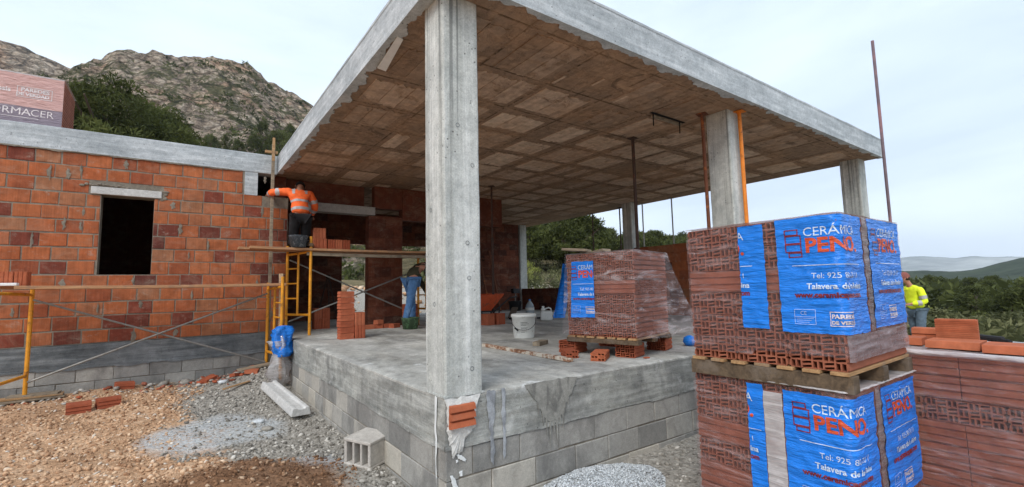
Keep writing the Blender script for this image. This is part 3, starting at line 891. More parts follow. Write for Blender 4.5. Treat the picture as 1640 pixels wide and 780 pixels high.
# patches of mortar smeared over joints
sp = MB()
for i in range(34):
    x_, z_ = rr.uniform(-4.6, 0), .05 + .2 * rr.randint(0, 13) + rr.uniform(.06, .14)
    if win[0] - .1 < x_ < win[1] + .1 and win[2] - .05 < z_ < 2.45: continue
    n = 18; a, b = rr.uniform(.012, .035), rr.uniform(.06, .12)
    ring = [(x_ + math.cos(q * 2 * math.pi / n) * a * rr.uniform(.3, 1.35), YW - .0125, z_ + math.sin(q * 2 * math.pi / n) * b * rr.uniform(.55, 1.2)) for q in range(n)]
    sp.add([(x_, YW - .017, z_)] + ring, [(0, 1 + q, 1 + (q + 1) % n) for q in range(n)])
hpart('mortar_smears', sp, M['mortar'])
# the band and blocks below
bd = MB(); bd.box(WX0, YW - .012, -.29, 0, YW + .2, .045)
hpart('base_band', bd, M['band'])
wl = MB(); brickwork(wl, fw, WX0, -.0, -1.09, -.29, [], .2, .4, .008, lambda r_: min(1, max(0, r_.gauss(.35, .2))), 33, out=(-.004, .002), deep=.1)
hpart('block_wall', wl, M['block'])
wm2 = MB(); wm2.box(WX0, YW + .012, -1.3, -.0, YW + .2, -.292)
hpart('block_mortar', wm2, M['mortar'])
mk = ragged_strip(lambda u, v, o_: (u, YW - .013 - o_, -.29 - v), WX0, -.02, .04, 0, -.012, .03, .02, 6, .006)
hpart('form_joint', mk, M['band'])
rb = MB(); rb.box(WX0, YW - .02, 2.852, rx0 - .003, YW + .26, H + TH)
hpart('ring_beam', rb, M['roof_edge'], .008)
mj = ragged_strip(lambda u, v, o_: (u, YW - .018 - o_, 2.86 - v), WX0, -.65, .04, 0, .0, .035, .0, 8, .010)
hpart('mortar_line', mj, M['mortar'])
pb = MB(); pb.box(-.60, YW - .012, 2.44, -.40, YW + .2, 2.85)
hpart('pillar_stub', pb, M['roof_edge'])
wr = MB(); wr.box(WX0, YW + .262, H + .02, rx0 - .003, YB, H + TH - .01)
hpart('wing_roof', wr, M['band'])
we = MB(); we.box(WX0, YW + .2, -1.2, WX0 + .2, YB, H + .018); we.box(WX0 + .2, YB - .2, -1.2, -.1, YB - .003, H + .018); we.box(-.1, YW + .245, .0, .098, YB - .203, H - .005)  # last box: unseen partition added to darken the interior
we.box(WX0 + .2, YW + .242, -.04, -.102, YB - .203, -.01)
hpart('rear_wall_dark_partition', we, M['shade_brick'])

# ---- inner walls of the main house
dt = lambda rr_: rr_.uniform(0, 1)
pw = MB(); fi = lambda u, z, d: (u, YW + .1 - d, z)
brickwork(pw, fi, 1.62, 2.34, .0, 2.25, [], .2, .36, .012, dt, 41)
wall_slab(pw, fi, 1.625, 2.335, .0, 2.25, [], .22)
hpart('brick_pillar', pw, M['shade_brick'])
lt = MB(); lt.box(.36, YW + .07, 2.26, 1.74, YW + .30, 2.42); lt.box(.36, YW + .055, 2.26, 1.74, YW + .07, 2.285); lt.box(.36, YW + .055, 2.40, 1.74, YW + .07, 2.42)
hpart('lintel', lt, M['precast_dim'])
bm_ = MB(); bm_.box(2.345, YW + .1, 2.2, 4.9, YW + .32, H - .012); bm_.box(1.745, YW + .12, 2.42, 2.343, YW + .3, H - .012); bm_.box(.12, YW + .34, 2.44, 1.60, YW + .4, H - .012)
hpart('drop_beam', bm_, M['shade_brick'])
bk = MB(); fbk = lambda u, z, d: (u, 9.9 - d, z)
op = [(2.07, 4.75, .0, 2.1)]
brickwork(bk, fbk, .1, 7.98, .0, 2.8, op, .2, .36, .012, dt, 43)
wall_slab(bk, fbk, .1, 7.98, .0, H - .01, op, .2)
hpart('brick_wall', bk, M['shade_brick'])
sd = MB(); fs = lambda u, z, d: (8.04 - d, u, z)
brickwork(sd, fs, .42, 4.98, .0, 1.68, [], .21, .36, .012, dt, 44)
wall_slab(sd, fs, .42, 4.98, .0, 1.67, [], .17)
hpart('brick_wall', sd, M['wall_brick'])
sd = MB()
brickwork(sd, fs, 5.32, 9.84, .0, .70, [], .23, .36, .012, dt, 45)
wall_slab(sd, fs, 5.32, 9.84, .0, .69, [], .17)
hpart('brick_wall', sd, M['shade_brick'])

# corner details on the platform: brick let into white mortar, splashes
def jag(outline, fr, th, seed, jit=.006, sub=5):
    rr_ = random.Random(seed); pts = []
    n = len(outline)
    for i in range(n):
        a, b = outline[i], outline[(i + 1) % n]
        for q in range(sub):
            t_ = q / sub
            pts.append((a[0] + (b[0] - a[0]) * t_ + rr_.uniform(-jit, jit), a[1] + (b[1] - a[1]) * t_ + rr_.uniform(-jit, jit)))
    cx_ = sum(p[0] for p in pts) / len(pts); cz_ = sum(p[1] for p in pts) / len(pts)
    m_ = len(pts); mb = MB()
    inn = [(cx_ + (x - cx_) * .8, cz_ + (z - cz_) * .8) for x, z in pts]
    vs = [fr(cx_, cz_, th)] + [fr(x, z, th * rr_.uniform(.7, 1.3)) for x, z in inn] + [fr(x, z, .001) for x, z in pts]
    mb.add(vs, [(0, 1 + i, 1 + (i + 1) % m_) for i in range(m_)] + [(1 + i, 1 + m_ + i, 1 + m_ + (i + 1) % m_, 1 + (i + 1) % m_) for i in range(m_)])
    return mb
ff = lambda u, z, d: (u, -.006 - d, z)
hpart('white_mortar_patch', jag([(-.0, -.006), (.27, -.004), (.235, -.09), (.225, -.215), (.14, -.30), (.12, -.36), (.05, -.395), (.03, -.30), (.012, -.18)], ff, .014, 3, .011, 6), M['white_mortar'])
cb = MB(); cb.tone = .45
prof = []
z0_, hgt = -.205, .158
for i in range(3):
    a = z0_ + hgt * i / 3
    prof += [(.020, a + .004), (.044, a + .010), (.036, a + hgt / 3 - .008), (.020, a + hgt / 3 - .003)]
poly = [(-.01, z0_)] + prof + [(-.01, z0_ + hgt)]
cb.prism([(d, z) for d, z in poly], [((.022, -.006, 0), (0, -1, 0), (0, 0, 1)), ((.212, -.006, 0), (0, -1, 0), (0, 0, 1))])
o = cb.build('inset_brick', M['tile'], slab)
def splash(pts, th, mat, seed, nm='splash', fr=ff):
    o_ = jag(pts, fr, th, seed, .009 if nm == 'lime_run' else .004, 5).build(nm, mat, slab)
splash([(.07, -.37), (.115, -.385), (.155, -.42), (.15, -.435), (.10, -.41)], .004, M['white_paint'], 1)
splash([(.03, -.50), (.05, -.50), (.085, -.565), (.11, -.63), (.085, -.63), (.05, -.575)], .004, M['white_paint'], 2)
splash([(.10, -.49), (.12, -.485), (.125, -.52), (.105, -.525)], .004, M['white_paint'], 3)
splash([(.075, -.41), (.09, -.41), (.09, -.425), (.075, -.425)], .004, M['white_paint'], 4)
splash([(.325, .0), (.395, .0), (.39, -.14), (.375, -.3), (.385, -.42), (.375, -.5), (.362, -.5), (.355, -.42), (.35, -.3), (.335, -.15)], .0022, concrete('lime_run', S(146, 150, 154), S(190, 193, 196), pores=False, wet=(9, 9, 5)), 5, 'lime_run')
splash([(.445, -.0), (.485, -.0), (.48, -.2), (.482, -.36), (.472, -.48), (.46, -.48), (.462, -.36), (.455, -.2)], .0022, bpy.data.materials['lime_run'], 6, 'lime_run')
fl_ = lambda u, z, d: (-.006 - d, u, z)
splash([(.10, .0), (.14, .0), (.135, -.2), (.13, -.42), (.118, -.6), (.112, -.42), (.108, -.2)], .003, M['white_paint'], 7, 'lime_run', fl_)
spill = concrete('cement_spill', S(122, 121, 115), S(172, 170, 162), pores=True, sc=3, wet=(11, 11, 5))
sp_top = [(.66, -.004), (.74, .002), (.86, .003), (1.0, .003), (1.12, .0), (1.20, -.01)]
sp_low = [(1.16, -.07), (1.13, -.13), (1.10, -.15), (1.095, -.21), (1.075, -.18), (1.06, -.25), (1.045, -.27), (1.04, -.44), (1.03, -.29), (1.012, -.27), (1.005, -.37), (.995, -.28), (.978, -.30), (.97, -.50), (.96, -.31), (.945, -.29), (.938, -.40), (.928, -.30), (.91, -.31), (.902, -.52), (.892, -.31), (.872, -.29), (.866, -.43), (.856, -.28), (.84, -.26), (.832, -.33), (.822, -.22), (.80, -.19), (.79, -.24), (.775, -.14), (.73, -.10)]
outline = sp_top + sp_low
rr_ = random.Random(8); mbs = MB()
pts_ = []
for i_ in range(len(outline)):
    a_, b_ = outline[i_], outline[(i_ + 1) % len(outline)]
    for q_ in range(3): pts_.append((a_[0] + (b_[0] - a_[0]) * q_ / 3 + rr_.uniform(-.004, .004), a_[1] + (b_[1] - a_[1]) * q_ / 3 + rr_.uniform(-.004, .004)))
nn_ = len(pts_)
mbs.add([ff(u, z, .0035) for u, z in pts_] + [ff(u, z, .0) for u, z in pts_], [tuple(range(nn_ - 1, -1, -1))] + [(i_, (i_ + 1) % nn_, nn_ + (i_ + 1) % nn_, nn_ + i_) for i_ in range(nn_)])
mbs.build('cement_spill', spill, slab)

# ================================================================== CLAY BRICKS AND PACKS
def hole_brick(w, l, h, seed=0, nc=4):
    """perforated clay block: holes on the -x face, ridged sides; origin bottom centre"""
    mb = MB(); rr = random.Random(seed)
    q = .010                                   # ridge height on the sides
    y0, y1 = -w / 2 + q, w / 2 - q
    x0, x1 = -l / 2, l / 2
    vs = [(x0, y0, 0), (x1, y0, 0), (x1, y1, 0), (x0, y1, 0), (x0, y0, h), (x1, y0, h), (x1, y1, h), (x0, y1, h)]
    mb.tone = rr.uniform(.3, .7)
    mb.add(vs, [(3, 2, 1, 0), (4, 5, 6, 7), (0, 1, 5, 4), (1, 2, 6, 5), (2, 3, 7, 6)])
    n = 3
    for s_ in (-1, 1):
        yb = y0 if s_ < 0 else y1
        for i in range(n):
            a = h * i / n; b = h * (i + 1) / n; g = h * .045
            # clapboard ridge: proud at the bottom, falling back at the top
            pr = [(0, a + g), (q, a + g + .004), (q * .55, b - g), (0, b - g * .4)]
            pts = [(yb + s_ * d, z) for d, z in pr]
            if s_ > 0: pts = pts[::-1]
            mb.prism(pts, [((x0, 0, 0), (0, 1, 0), (0, 0, 1)), ((x1, 0, 0), (0, 1, 0), (0, 0, 1))])
    D = .075
    def cell(a0, c0, a1, c1, skew, m):
        o = [(a0, c0), (a1, c0), (a1, c1), (a0, c1)]
        i_ = [(a0 + m, c0 + m - skew), (a1 - m, c0 + m + skew), (a1 - m, c1 - m + skew), (a0 + m, c1 - m - skew)]
        i_ = [(y, min(max(z, c0 + m * .5), c1 - m * .5)) for y, z in i_]
        V_ = [(x0, y, z) for y, z in o] + [(x0, y, z) for y, z in i_] + [(x0 + D, y, z) for y, z in i_]
        F_ = [(k_, 4 + k_, 4 + (k_ + 1) % 4, (k_ + 1) % 4) for k_ in range(4)] + [(4 + k_, 8 + k_, 8 + (k_ + 1) % 4, 4 + (k_ + 1) % 4) for k_ in range(4)] + [(8, 11, 10, 9)]
        mb.add(V_, F_)
    rows = 3; nk = max(2, int(round((y1 - y0) / .052)))
    for r in range(rows):
        c0, c1 = h * r / rows, h * (r + 1) / rows
        for c_ in range(nk):
            a0, a1 = y0 + (y1 - y0) * c_ / nk, y0 + (y1 - y0) * (c_ + 1) / nk
            if (c_ + r) % 2 == 0:
                mid = (a0 + a1) / 2
                cell(a0, c0, mid, c1, .0015, .0042); cell(mid, c0, a1, c1, .0015, .0042)
            else:
                mz = (c0 + c1) / 2
                cell(a0, c0, a1, mz, -.004, .0042); cell(a0, mz, a1, c1, -.004, .0042)
    return mb

def flat_text(body, size, bold=0.0, xs=1.0):
    cu = bpy.data.curves.new('lettering', 'FONT'); cu.body = body; cu.size = size; cu.offset = bold; cu.resolution_u = 3
    ob = bpy.data.objects.new('lettering', cu); COL.objects.link(ob)
    dg = bpy.context.evaluated_depsgraph_get()
    me = bpy.data.meshes.new_from_object(ob.evaluated_get(dg))
    bpy.data.objects.remove(ob); bpy.data.curves.remove(cu)
    v = [(p.co.x * xs, p.co.y) for p in me.vertices]; f = [tuple(p.vertices) for p in me.polygons]
    bpy.data.meshes.remove(me)
    return v, f

def wnoise(s, z, sd, amp):
    return amp * (noise.noise(Vector((s * 4.2 + sd, z * 34, sd * 1.7))) * .8 + noise.noise(Vector((s * 12 - sd, z * 15 + s * 18, 3.1 + sd))) * .6)

class Wrap:
    """film wrapped round the near corner of a pack: s < 0 runs along the left face (+y), s > 0 along the right face (+x)"""
    def __init__(s, W, D, h, sd, out=.014, amp=.0045, flare=None, r=.03):
        s.W, s.D, s.h, s.sd, s.out, s.amp, s.flare, s.r = W, D, h, sd, out, amp, flare, r
    def p(s, u, z, lift=0.0):
        o = s.out + lift + wnoise(u, z, s.sd, s.amp)
        cn = math.exp(-((u / .22) ** 2))
        o += cn * .006 * noise.noise(Vector((u * 9 + z * 4, z * 30 - u * 26, s.sd)))
        if s.flare: o += s.flare(u, z)
        r = s.r
        if u <= -r: x, y = -o, -u
        elif u >= r: x, y = u, -o
        else:
            a = (u + r) / (2 * r) * math.pi / 2
            x, y = r - (r + o) * math.cos(a), r - (r + o) * math.sin(a)
        return (x - s.D / 2, y - s.W / 2, z)

def cut_flat(v, f, clip=None, du=.02, dz=.03):
    bm = bmesh.new()
    vv = [bm.verts.new((a, b, 0)) for a, b in v]
    for q in f:
        try: bm.faces.new([vv[i] for i in q])
        except ValueError: pass
    bm.verts.ensure_lookup_table()
    bmesh.ops.triangulate(bm, faces=bm.faces[:])
    if clip:
        for (x_, sg) in ((clip[0], -1), (clip[1], 1)):
            bmesh.ops.bisect_plane(bm, geom=bm.verts[:] + bm.edges[:] + bm.faces[:], plane_co=(x_, 0, 0), plane_no=(sg, 0, 0), clear_outer=True)
    if bm.verts:
        for ax, st in ((0, du), (1, dz)):
            lo = min(p.co[ax] for p in bm.verts); hi = max(p.co[ax] for p in bm.verts)
            x_ = math.floor(lo / st) * st + st
            while x_ < hi:
                bmesh.ops.bisect_plane(bm, geom=bm.verts[:] + bm.edges[:] + bm.faces[:], plane_co=((x_, 0, 0) if ax == 0 else (0, x_, 0)), plane_no=((1, 0, 0) if ax == 0 else (0, 1, 0)))
                x_ += st
    bm.verts.index_update()
    V_ = [(p.co.x, p.co.y) for p in bm.verts]; F_ = [[q.index for q in fa.verts] for fa in bm.faces]
    bm.free()
    return V_, F_

def frame_rects(x0, z0, x1, z1, t_):
    return [(x0, z0, x1, z0 + t_), (x0, z1 - t_, x1, z1), (x0, z0 + t_, x0 + t_, z1 - t_), (x1 - t_, z0 + t_, x1, z1 - t_)]
def rects_flat(rs_):
    v, f = [], []
    for (a, b, c_, d) in rs_:
        n = len(v); v += [(a, b), (c_, b), (c_, d), (a, d)]; f.append((n, n + 1, n + 2, n + 3))
    return v, f

PRINT = []      # (geometry, x, z, ink) on a sheet .62 wide, .66 high
def add_print(g, x, z, ink): PRINT.append((([(a + x, b + z) for a, b in g[0]], g[1]), ink))
lg = frame_rects(.05, .565, .125, .60, .006) + frame_rects(.05, .515, .14, .565, .006) + frame_rects(.05, .465, .14, .515, .006) + frame_rects(.065, .435, .14, .465, .006)
add_print(rects_flat(lg), 0, 0, 'red_ink')
add_print(flat_text('CERÁMICA', .072, .0, .98), .152, .555, 'white_ink')
add_print(flat_text('PENO.', .115, .0035, 1.05), .157, .462, 'orange_ink')
add_print(rects_flat([(.08, .385, .54, .389)]), 0, 0, 'white_ink')
add_print(flat_text('Tel: 925 80 20 11', .044, .0), .178, .312, 'white_ink')
add_print(flat_text('Talavera de la Reina', .045, .0012), .15, .252, 'white_ink')
add_print(flat_text('www.ceramicapeno.com', .043, .002), .085, .203, 'red_ink')
add_print(rects_flat(frame_rects(.075, .05, .185, .135, .0016) + [(.075, .092, .185, .0935)]), 0, 0, 'white_ink')
add_print(flat_text('CE', .03, -.0005), .105, .104, 'white_ink')
for i in range(3): add_print(rects_flat([(.085, .083 - i * .011, .175 - i * .012, .0845 - i * .011)]), 0, 0, 'white_ink')
add_print(rects_flat(frame_rects(.255, .045, .385, .125, .004)), 0, 0, 'pale_ink')
add_print(flat_text('PAREDES', .032, .0012), .263, .088, 'pale_ink')
add_print(flat_text('DE VERDAD', .0265, .0012), .262, .056, 'pale_ink')

def sheet(parent, wr, u0, u1, z0, z1, x0=0.0, mat='blue_print', tilt=0.0, prints=PRINT, jag_=.004):
    """printed film from u0 to u1; x0 = where on the print u0 lies"""
    mb = MB()
    us = list(np.linspace(u0, u1, max(4, int((u1 - u0) / .014)))); ts = list(np.linspace(0, 1, 56))
    def fn(u, t_):
        zb = z0 + tilt * (u - u0) + jag_ * noise.noise(Vector((u * 30, 0, wr.sd))); zt = z1 + tilt * (u - u0) + jag_ * noise.noise(Vector((u * 25, 7, wr.sd)))
        e_ = 0
        if u == us[0] or u == us[-1]: e_ = .004 * noise.noise(Vector((t_ * 22, u, wr.sd)))
        return wr.p(u + e_, zb + (zt - zb) * t_, .0022)
    mb.grid(fn, us, ts)
    sh = mb.build('printed_sheet', M[mat], parent, True)
    groups = {}
    for (g, ink) in prints:
        v, f = cut_flat([(a - x0 + u0, b + z0) for a, b in g[0]], g[1], (u0 + .002, u1 - .002))
        if not f: continue
        m_ = groups.setdefault(ink, MB())
        m_.add([wr.p(a, b + tilt * (a - u0), .0052) for a, b in v], f)
    for ink, m_ in groups.items(): m_.build('lettering', M[ink], sh)
    return sh

def pack(name, label, loc, rz, W, D, rows, h, base, sd, wr, film_lo=.0, group='brick packs wrapped in film', film='film', top_film=True, extra=None, ncol=3):
    th = thing(name, label, 'brick pallet', loc, rz, group)
    rr_ = random.Random(sd)
    if base > 0:
        bt_ = MB(); t_ = min(.02, base * .3)
        for y_ in (-W / 2 + .05, 0, W / 2 - .05):
            pass
        for x_ in (-D / 2 + .03, 0, D / 2 - .03): bt_.box(x_ - .045, -W / 2 - .015, 0, x_ + .045, W / 2 + .015, base - t_ - .001)
        bt_.build('bearer', M['dark_wood'], th, False, .003)
        for i in range(7):
            mb = MB(); y_ = -W / 2 + .045 + (W - .09) * i / 6
            mb.box(-D / 2 - rr_.uniform(.01, .03), y_ - .045, base - t_, D / 2 + rr_.uniform(.0, .02), y_ + .045, base - .001)
            mb.build('deck_board', M['wood'], th, False, .002)
    n2 = 2
    ea = hole_brick(W / ncol - .005, D / 2 - .005, h - .005, sd).mesh('brick', M['pack_brick'])
    sb = hole_brick(D / ncol - .005, W / 2 - .005, h - .005, sd + 1).mesh('brick', M['pack_brick'])
    for r, ty in enumerate(rows):
        z = base + r * h
        if ty == 'E':
            for i in range(ncol):
                for j in range(2):
                    if j == 1 and i < ncol - 1 and 0 < r < len(rows) - 1 and i > 0: continue
                    o = bpy.data.objects.new('brick', ea); COL.objects.link(o); o.parent = th
                    o.location = (-D / 2 + D / 4 + j * D / 2 + rr_.uniform(-.006, .004), -W / 2 + W / ncol * (i + .5), z); o.rotation_euler = (0, 0, rr_.uniform(-.006, .006))
        else:
            for i in range(ncol):
                for j in range(2):
                    if i == 1 and 0 < r < len(rows) - 1 and False: continue
                    o = bpy.data.objects.new('brick', sb); COL.objects.link(o); o.parent = th
                    o.location = (-D / 2 + D / ncol * (i + .5), -W / 2 + W / 4 + j * W / 2, z); o.rotation_euler = (0, 0, R(90) + rr_.uniform(-.008, .008))
    zt = base + len(rows) * h
    fm = MB()
    us = list(np.linspace(-W - .0, D, 110)); ts = list(np.linspace(0, 1, 64))
    lo = film_lo if callable(film_lo) else (lambda u: film_lo)
    fm.grid(lambda u, t_: wr.p(u, lo(u) + (zt + .008 - lo(u)) * t_, 0), us, ts)
    fo = fm.build('stretch_film', M[film], th, True)
    if top_film:
        tf = MB()
        xs = list(np.linspace(-D / 2 - .012, D / 2 + .012, 26)); ys = list(np.linspace(-W / 2 - .012, W / 2 + .012, 26))
        tf.grid(lambda x, y: (x, y, zt + .008 + .006 * noise.noise(Vector((x * 7, y * 7, sd)))), xs, ys)
        tf.build('top_film', M['film_white'], th, True)
    return th, zt

def tape(parent, wr, u0, u1, z0, z1, lift=.0035, mat='film_white'):
    mb = MB()
    mb.grid(lambda u, t_: wr.p(u, z0 + (z1 - z0) * t_, lift), list(np.linspace(u0, u1, 5 if u1 - u0 < .3 else 60)), list(np.linspace(0, 1, 50)))
    return mb.build('film_fold', M[mat], parent, True)

# the two packs stacked in front, right
W1, D1, h1 = .93, 1.024, .1452
wrA = Wrap(W1, D1, h1 * 6, 2.3, amp=.008)
lo = lambda u: .115 + (.02 + .018 * noise.noise(Vector((u * 6, 1, 1))) + (.055 if u > -.5 else .03))
pA, ztA = pack('brick_pallet', 'wrapped pallet of holed bricks with blue printed film, upper one of the stack of two', (1.485 + D1 / 2, -1.824 + W1 / 2, .113), R(.5), W1, D1, 'EEEESEE'[1:], h1, .115, 5, wrA, lo)
zz = .317
sheet(pA, wrA, -.322, .302, zz, .985, 0.0, tilt=-.004)
sheet(pA, wrA, -.556, -.396, zz + .012, .972, .46)
sheet(pA, wrA, .415, 1.0, zz + .01, .985, 0.0)
tape(pA, wrA, .0, 1.0, .17, .312, .0016, 'film_grey')
tape(pA, wrA, .316, .392, .318, .985, .004, 'film_grey')
wrB = Wrap(W1, D1, h1 * 6, 7.7, amp=.009)
pB, ztB = pack('brick_pallet', 'wrapped pallet of holed bricks with blue printed film, lower one, on the ground', (1.50 + D1 / 2, -1.815 + W1 / 2, -.882 + .012), R(-.8), W1, D1, 'SESEEE'[0:1] + 'SESEE', h1, .11, 6, wrB, .12)
zz = .30
sheet(pB, wrB, -.335, .302, zz, .955, 0.0, tilt=.004)
sheet(pB, wrB, -.555, -.455, zz, .965, .46)
sheet(pB, wrB, .42, 1.0, zz + .01, .96, 0.0)
tape(pB, wrB, .318, .395, .14, .975, .004, 'film_grey')
tape(pB, wrB, -.452, -.34, .13, .93, .003)
# ruffled top edge of the lower pack's film
rf = MB()
rf.grid(lambda u, t_: wrB.p(u, .11 + 6 * h1 + .004 + .012 * t_, .004 + .012 * math.sin(t_ * 3) + .006 * noise.noise(Vector((u * 22, t_ * 3, 2)))), list(np.linspace(-W1, D1, 140)), list(np.linspace(0, 1, 6)))
rf.build('film_fold', M['film_white'], pB, True)

# third pack, right edge of the picture
W3, D3 = 1.14, 1.0
wrC = Wrap(W3, D3, h1 * 7, 11.1, amp=.010)
pC, ztC = pack('brick_pallet', 'plain wrapped pallet of ridged bricks beside the blue printed stack, loose orange bricks on top', (2.575 + D3 / 2, -2.62 + W3 / 2, -.885), R(0), W3, D3, 'SSSSESS', h1, .11, 9, wrC, .12, top_film=True)
rf = MB()
rf.grid(lambda u, t_: wrC.p(u, .11 + 7 * h1 - .02 + .035 * t_, .006 + .02 * math.sin(t_ * 3.1) + .01 * noise.noise(Vector((u * 15, t_ * 3, 2)))), list(np.linspace(-W3, D3, 140)), list(np.linspace(0, 1, 8)))
rf.build('film_fold', M['film_white'], pC, True)
zC = -.885 + ztC + .016

# pack on the platform, loosely draped
W2, D2, h2 = .80, .80, .1445
def flareD(u, z):
    f_ = max(0, 1 - (z - .05) / .9)
    a = 0
    if u > .05: a = .34 * min(1, (u - .05) / .75) ** 1.3 * f_ ** 1.1
    if u < -.55: a += .10 * ((-u - .55) / .25) * f_
    fold = .018 * noise.noise(Vector((u * 16 + z * 5, z * 3, 4.4))) * f_ if u > .05 else .0
    return a + fold
wrD = Wrap(W2, D2, h2 * 6, 14.2, amp=.006, flare=flareD)
a2 = R(13.8)
cx2 = 2.18 + math.cos(a2) * D2 / 2 - math.sin(a2) * W2 / 2; cy2 = .17 + math.sin(a2) * D2 / 2 + math.cos(a2) * W2 / 2
pD, ztD = pack('brick_pallet', 'loosely draped pallet of holed bricks standing on the concrete platform', (cx2, cy2, .138), a2, W2, D2, 'EEESEE', h2, .067, 12, wrD, lambda u: .055 + .02 * noise.noise(Vector((u * 5, 3, 1))) + (.03 if u < 0 else -.0), film='film_clear')
sc_ = .6 / .66
PR2 = [(([(a * .78, b * sc_) for a, b in g[0]], g[1]), ink) for g, ink in PRINT]
sheet(pD, wrD, -.715, -.452, .26, .852, .04, prints=[(([(a, b) for a, b in g[0]], g[1]), ink) for g, ink in PR2])
bl = MB()
def lobe(t_, z):
    f_ = max(0, 1 - (z - .1) / .8)
    x = -.01 + .16 * t_ - .05 * f_ + .012 * noise.noise(Vector((t_ * 4, z * 9, 1)))
    y = W2 + .02 + .22 * f_ * (1 - abs(t_ - .35) * .8) + .01 * noise.noise(Vector((t_ * 9, z * 7, 5)))
    return (x - D2 / 2, y - W2 / 2, z)
bl.grid(lobe, list(np.linspace(0, 1, 10)), list(np.linspace(.24, .84, 24)))
bl.build('printed_sheet', M['blue_print'], pD, True)
# bricks it stands on
ub = hole_brick(.22, .24, .136, 3)
proto = None
def loose_brick(name, label, loc, rot, mesh, group, mat=None):
    o = bpy.data.objects.new(name, mesh); COL.objects.link(o); o.location = loc; o.rotation_euler = rot
    return tag(o, label, 'brick', group)
ubm = ub.mesh('brick', M['brick'])
G1 = 'bricks under the draped pallet'
for (x, y, l, rz_) in ((2.12, 1.02, 'holed orange brick propping the left end of the draped pallet', a2), (2.335, .40, 'holed orange brick propping the near corner of the draped pallet', a2 + .05), (2.98, .52, 'holed orange brick propping the right end of the draped pallet', a2 + .1), (2.85, 1.12, 'holed orange brick propping the back corner of the draped pallet', a2)):
    loose_brick('brick', l, (x, y, .001), (0, 0, rz_), ubm, G1)
t1 = hole_brick(.14, .25, .075, 8, 2).mesh('brick', M['brick'])
loose_brick('brick', 'pink dusted brick on the platform at the end of the straightedge', (1.86, .80, .001), (0, 0, R(60)), t1, 'loose bricks before the draped pallet')
loose_brick('brick', 'clean orange brick lying flat nearest the platform edge', (1.97, .47, .001), (0, 0, R(35)), hole_brick(.15, .30, .078, 9, 2).mesh('brick', M['tile']), 'loose bricks before the draped pallet')
ch = MB(); ch.box(-.03, -.02, 0, .03, .02, .012)
o = ch.build('brick_shard', M['brick'], None, False, .004); o.location = (2.33, .19, .001); tag(o, 'small flat brick shard on the platform edge before the draped pallet', 'brick shard')
for (x, y, z, rz_, l_, lab) in ((2.31, .78, ztD + .150, 1.25, .42, 'short grey board lying on top of the draped pallet'), (2.12, .92, ztD + .180, 1.75, .34, 'crooked dark board tipped over the left end of the draped pallet')):
    mb = MB(); mb.box(-l_ / 2, -.05, 0, l_ / 2, .05, .028)
    o = mb.build('board', M['grey_wood'], None, False, .004); o.location = (x, y, z); o.rotation_euler = (R(4), R(-6 if l_ < .4 else 2), rz_)
    tag(o, lab, 'board')
mb = MB(); mb.box(-.05, -.14, 0, .05, .14, .05)
o = mb.build('timber_block', M['grey_wood'], None, False, .005); o.location = (2.27, 1.78, .002); o.rotation_euler = (0, 0, R(-62)); tag(o, 'grey timber block on the floor left of the draped pallet', 'timber')
mb = MB(); mb.box(-.82, -.03, 0, .82, .03, .035)
o = mb.build('straightedge', M['straight'], None, False, .003); o.location = (1.645, 1.34, .004); o.rotation_euler = (0, 0, R(88.5)); tag(o, 'long cement splashed straightedge lying on the platform floor', 'straightedge')
ball = MB()
ball.lathe([(0, 0), (.07, .01), (.10, .06), (.085, .12), (.03, .15), (0, .155)], 10)
o = ball.build('crumpled_bag', M['blue_bag'], None, True); o.location = (3.44, .44, .002); o.scale = (.8, .8, .8); tag(o, 'crumpled blue plastic bag on the floor right of the draped pallet', 'plastic bag')

# loose bricks on the third pack
G2 = 'loose orange bricks on the plain pallet'
def plate_brick(l, w, h, seed, ridges=3, mat='tile'):
    mb = MB(); rr_ = random.Random(seed); mb.tone = rr_.uniform(.2, .9)
    poly = [(-w / 2, 0), (w / 2, 0)]
    pr = [(-w / 2, 0)]
    pr.append((w / 2, 0))
    for i in range(ridges):
        a, b = h * i / ridges, h * (i + 1) / ridges
        pr += [(w / 2, a + h * .03), (w / 2 - .008, b - h * .06), (w / 2 - .012, b - h * .02)]
    for i in reversed(range(ridges)):
        a, b = h * i / ridges, h * (i + 1) / ridges
        pr += [(-w / 2 + .012, b - h * .02), (-w / 2 + .008, b - h * .06), (-w / 2, a + h * .03)]
    mb.prism(pr, [((-l / 2, 0, 0), (0, 1, 0), (0, 0, 1)), ((l / 2, 0, 0), (0, 1, 0), (0, 0, 1))])
    return mb.mesh('brick', M[mat])
for (x, y, rz_, l_, lab, wd) in ((2.83, -2.0, 90, .27, 'flat orange brick in front of the grooved tile stack', .24), (2.76, -2.29, 91, .27, 'flat orange brick right of the grooved tile stack, middle of its row', .26), (2.72, -2.57, 89, .25, 'flat orange brick at the right end of the row on the plain pallet', .26), (2.90, -1.72, 94, .2, 'flat brick left of the grooved tile stack, by the tall pallet', .2)):
    loose_brick('brick', lab, (x, y, zC), (0, 0, R(rz_)), plate_brick(l_, wd, .05, int(x * 100), 1), G2)
ts_ = MB()
n = 14
for i in range(n):
    ts_.tone = random.uniform(.3, .8); ts_.box(-.11, -.05, i * .0125, .11, .05, i * .0125 + .010); 
    ts_.box(-.102, -.041, i * .0125 + .0101, .102, .041, i * .0125 + .0124)
o = ts_.build('grooved_brick', M['tile']); o.location = (3.05, -1.97, zC + .001); o.rotation_euler = (0, 0, R(97)); tag(o, 'finely grooved orange brick standing upright on the plain pallet', 'brick', G2)
loose_brick('brick', 'orange brick behind the grooved brick, beside the yellow jacketed man', (3.28, -1.79, zC), (0, 0, R(95)), plate_brick(.24, .14, .09, 5, 2), G2)
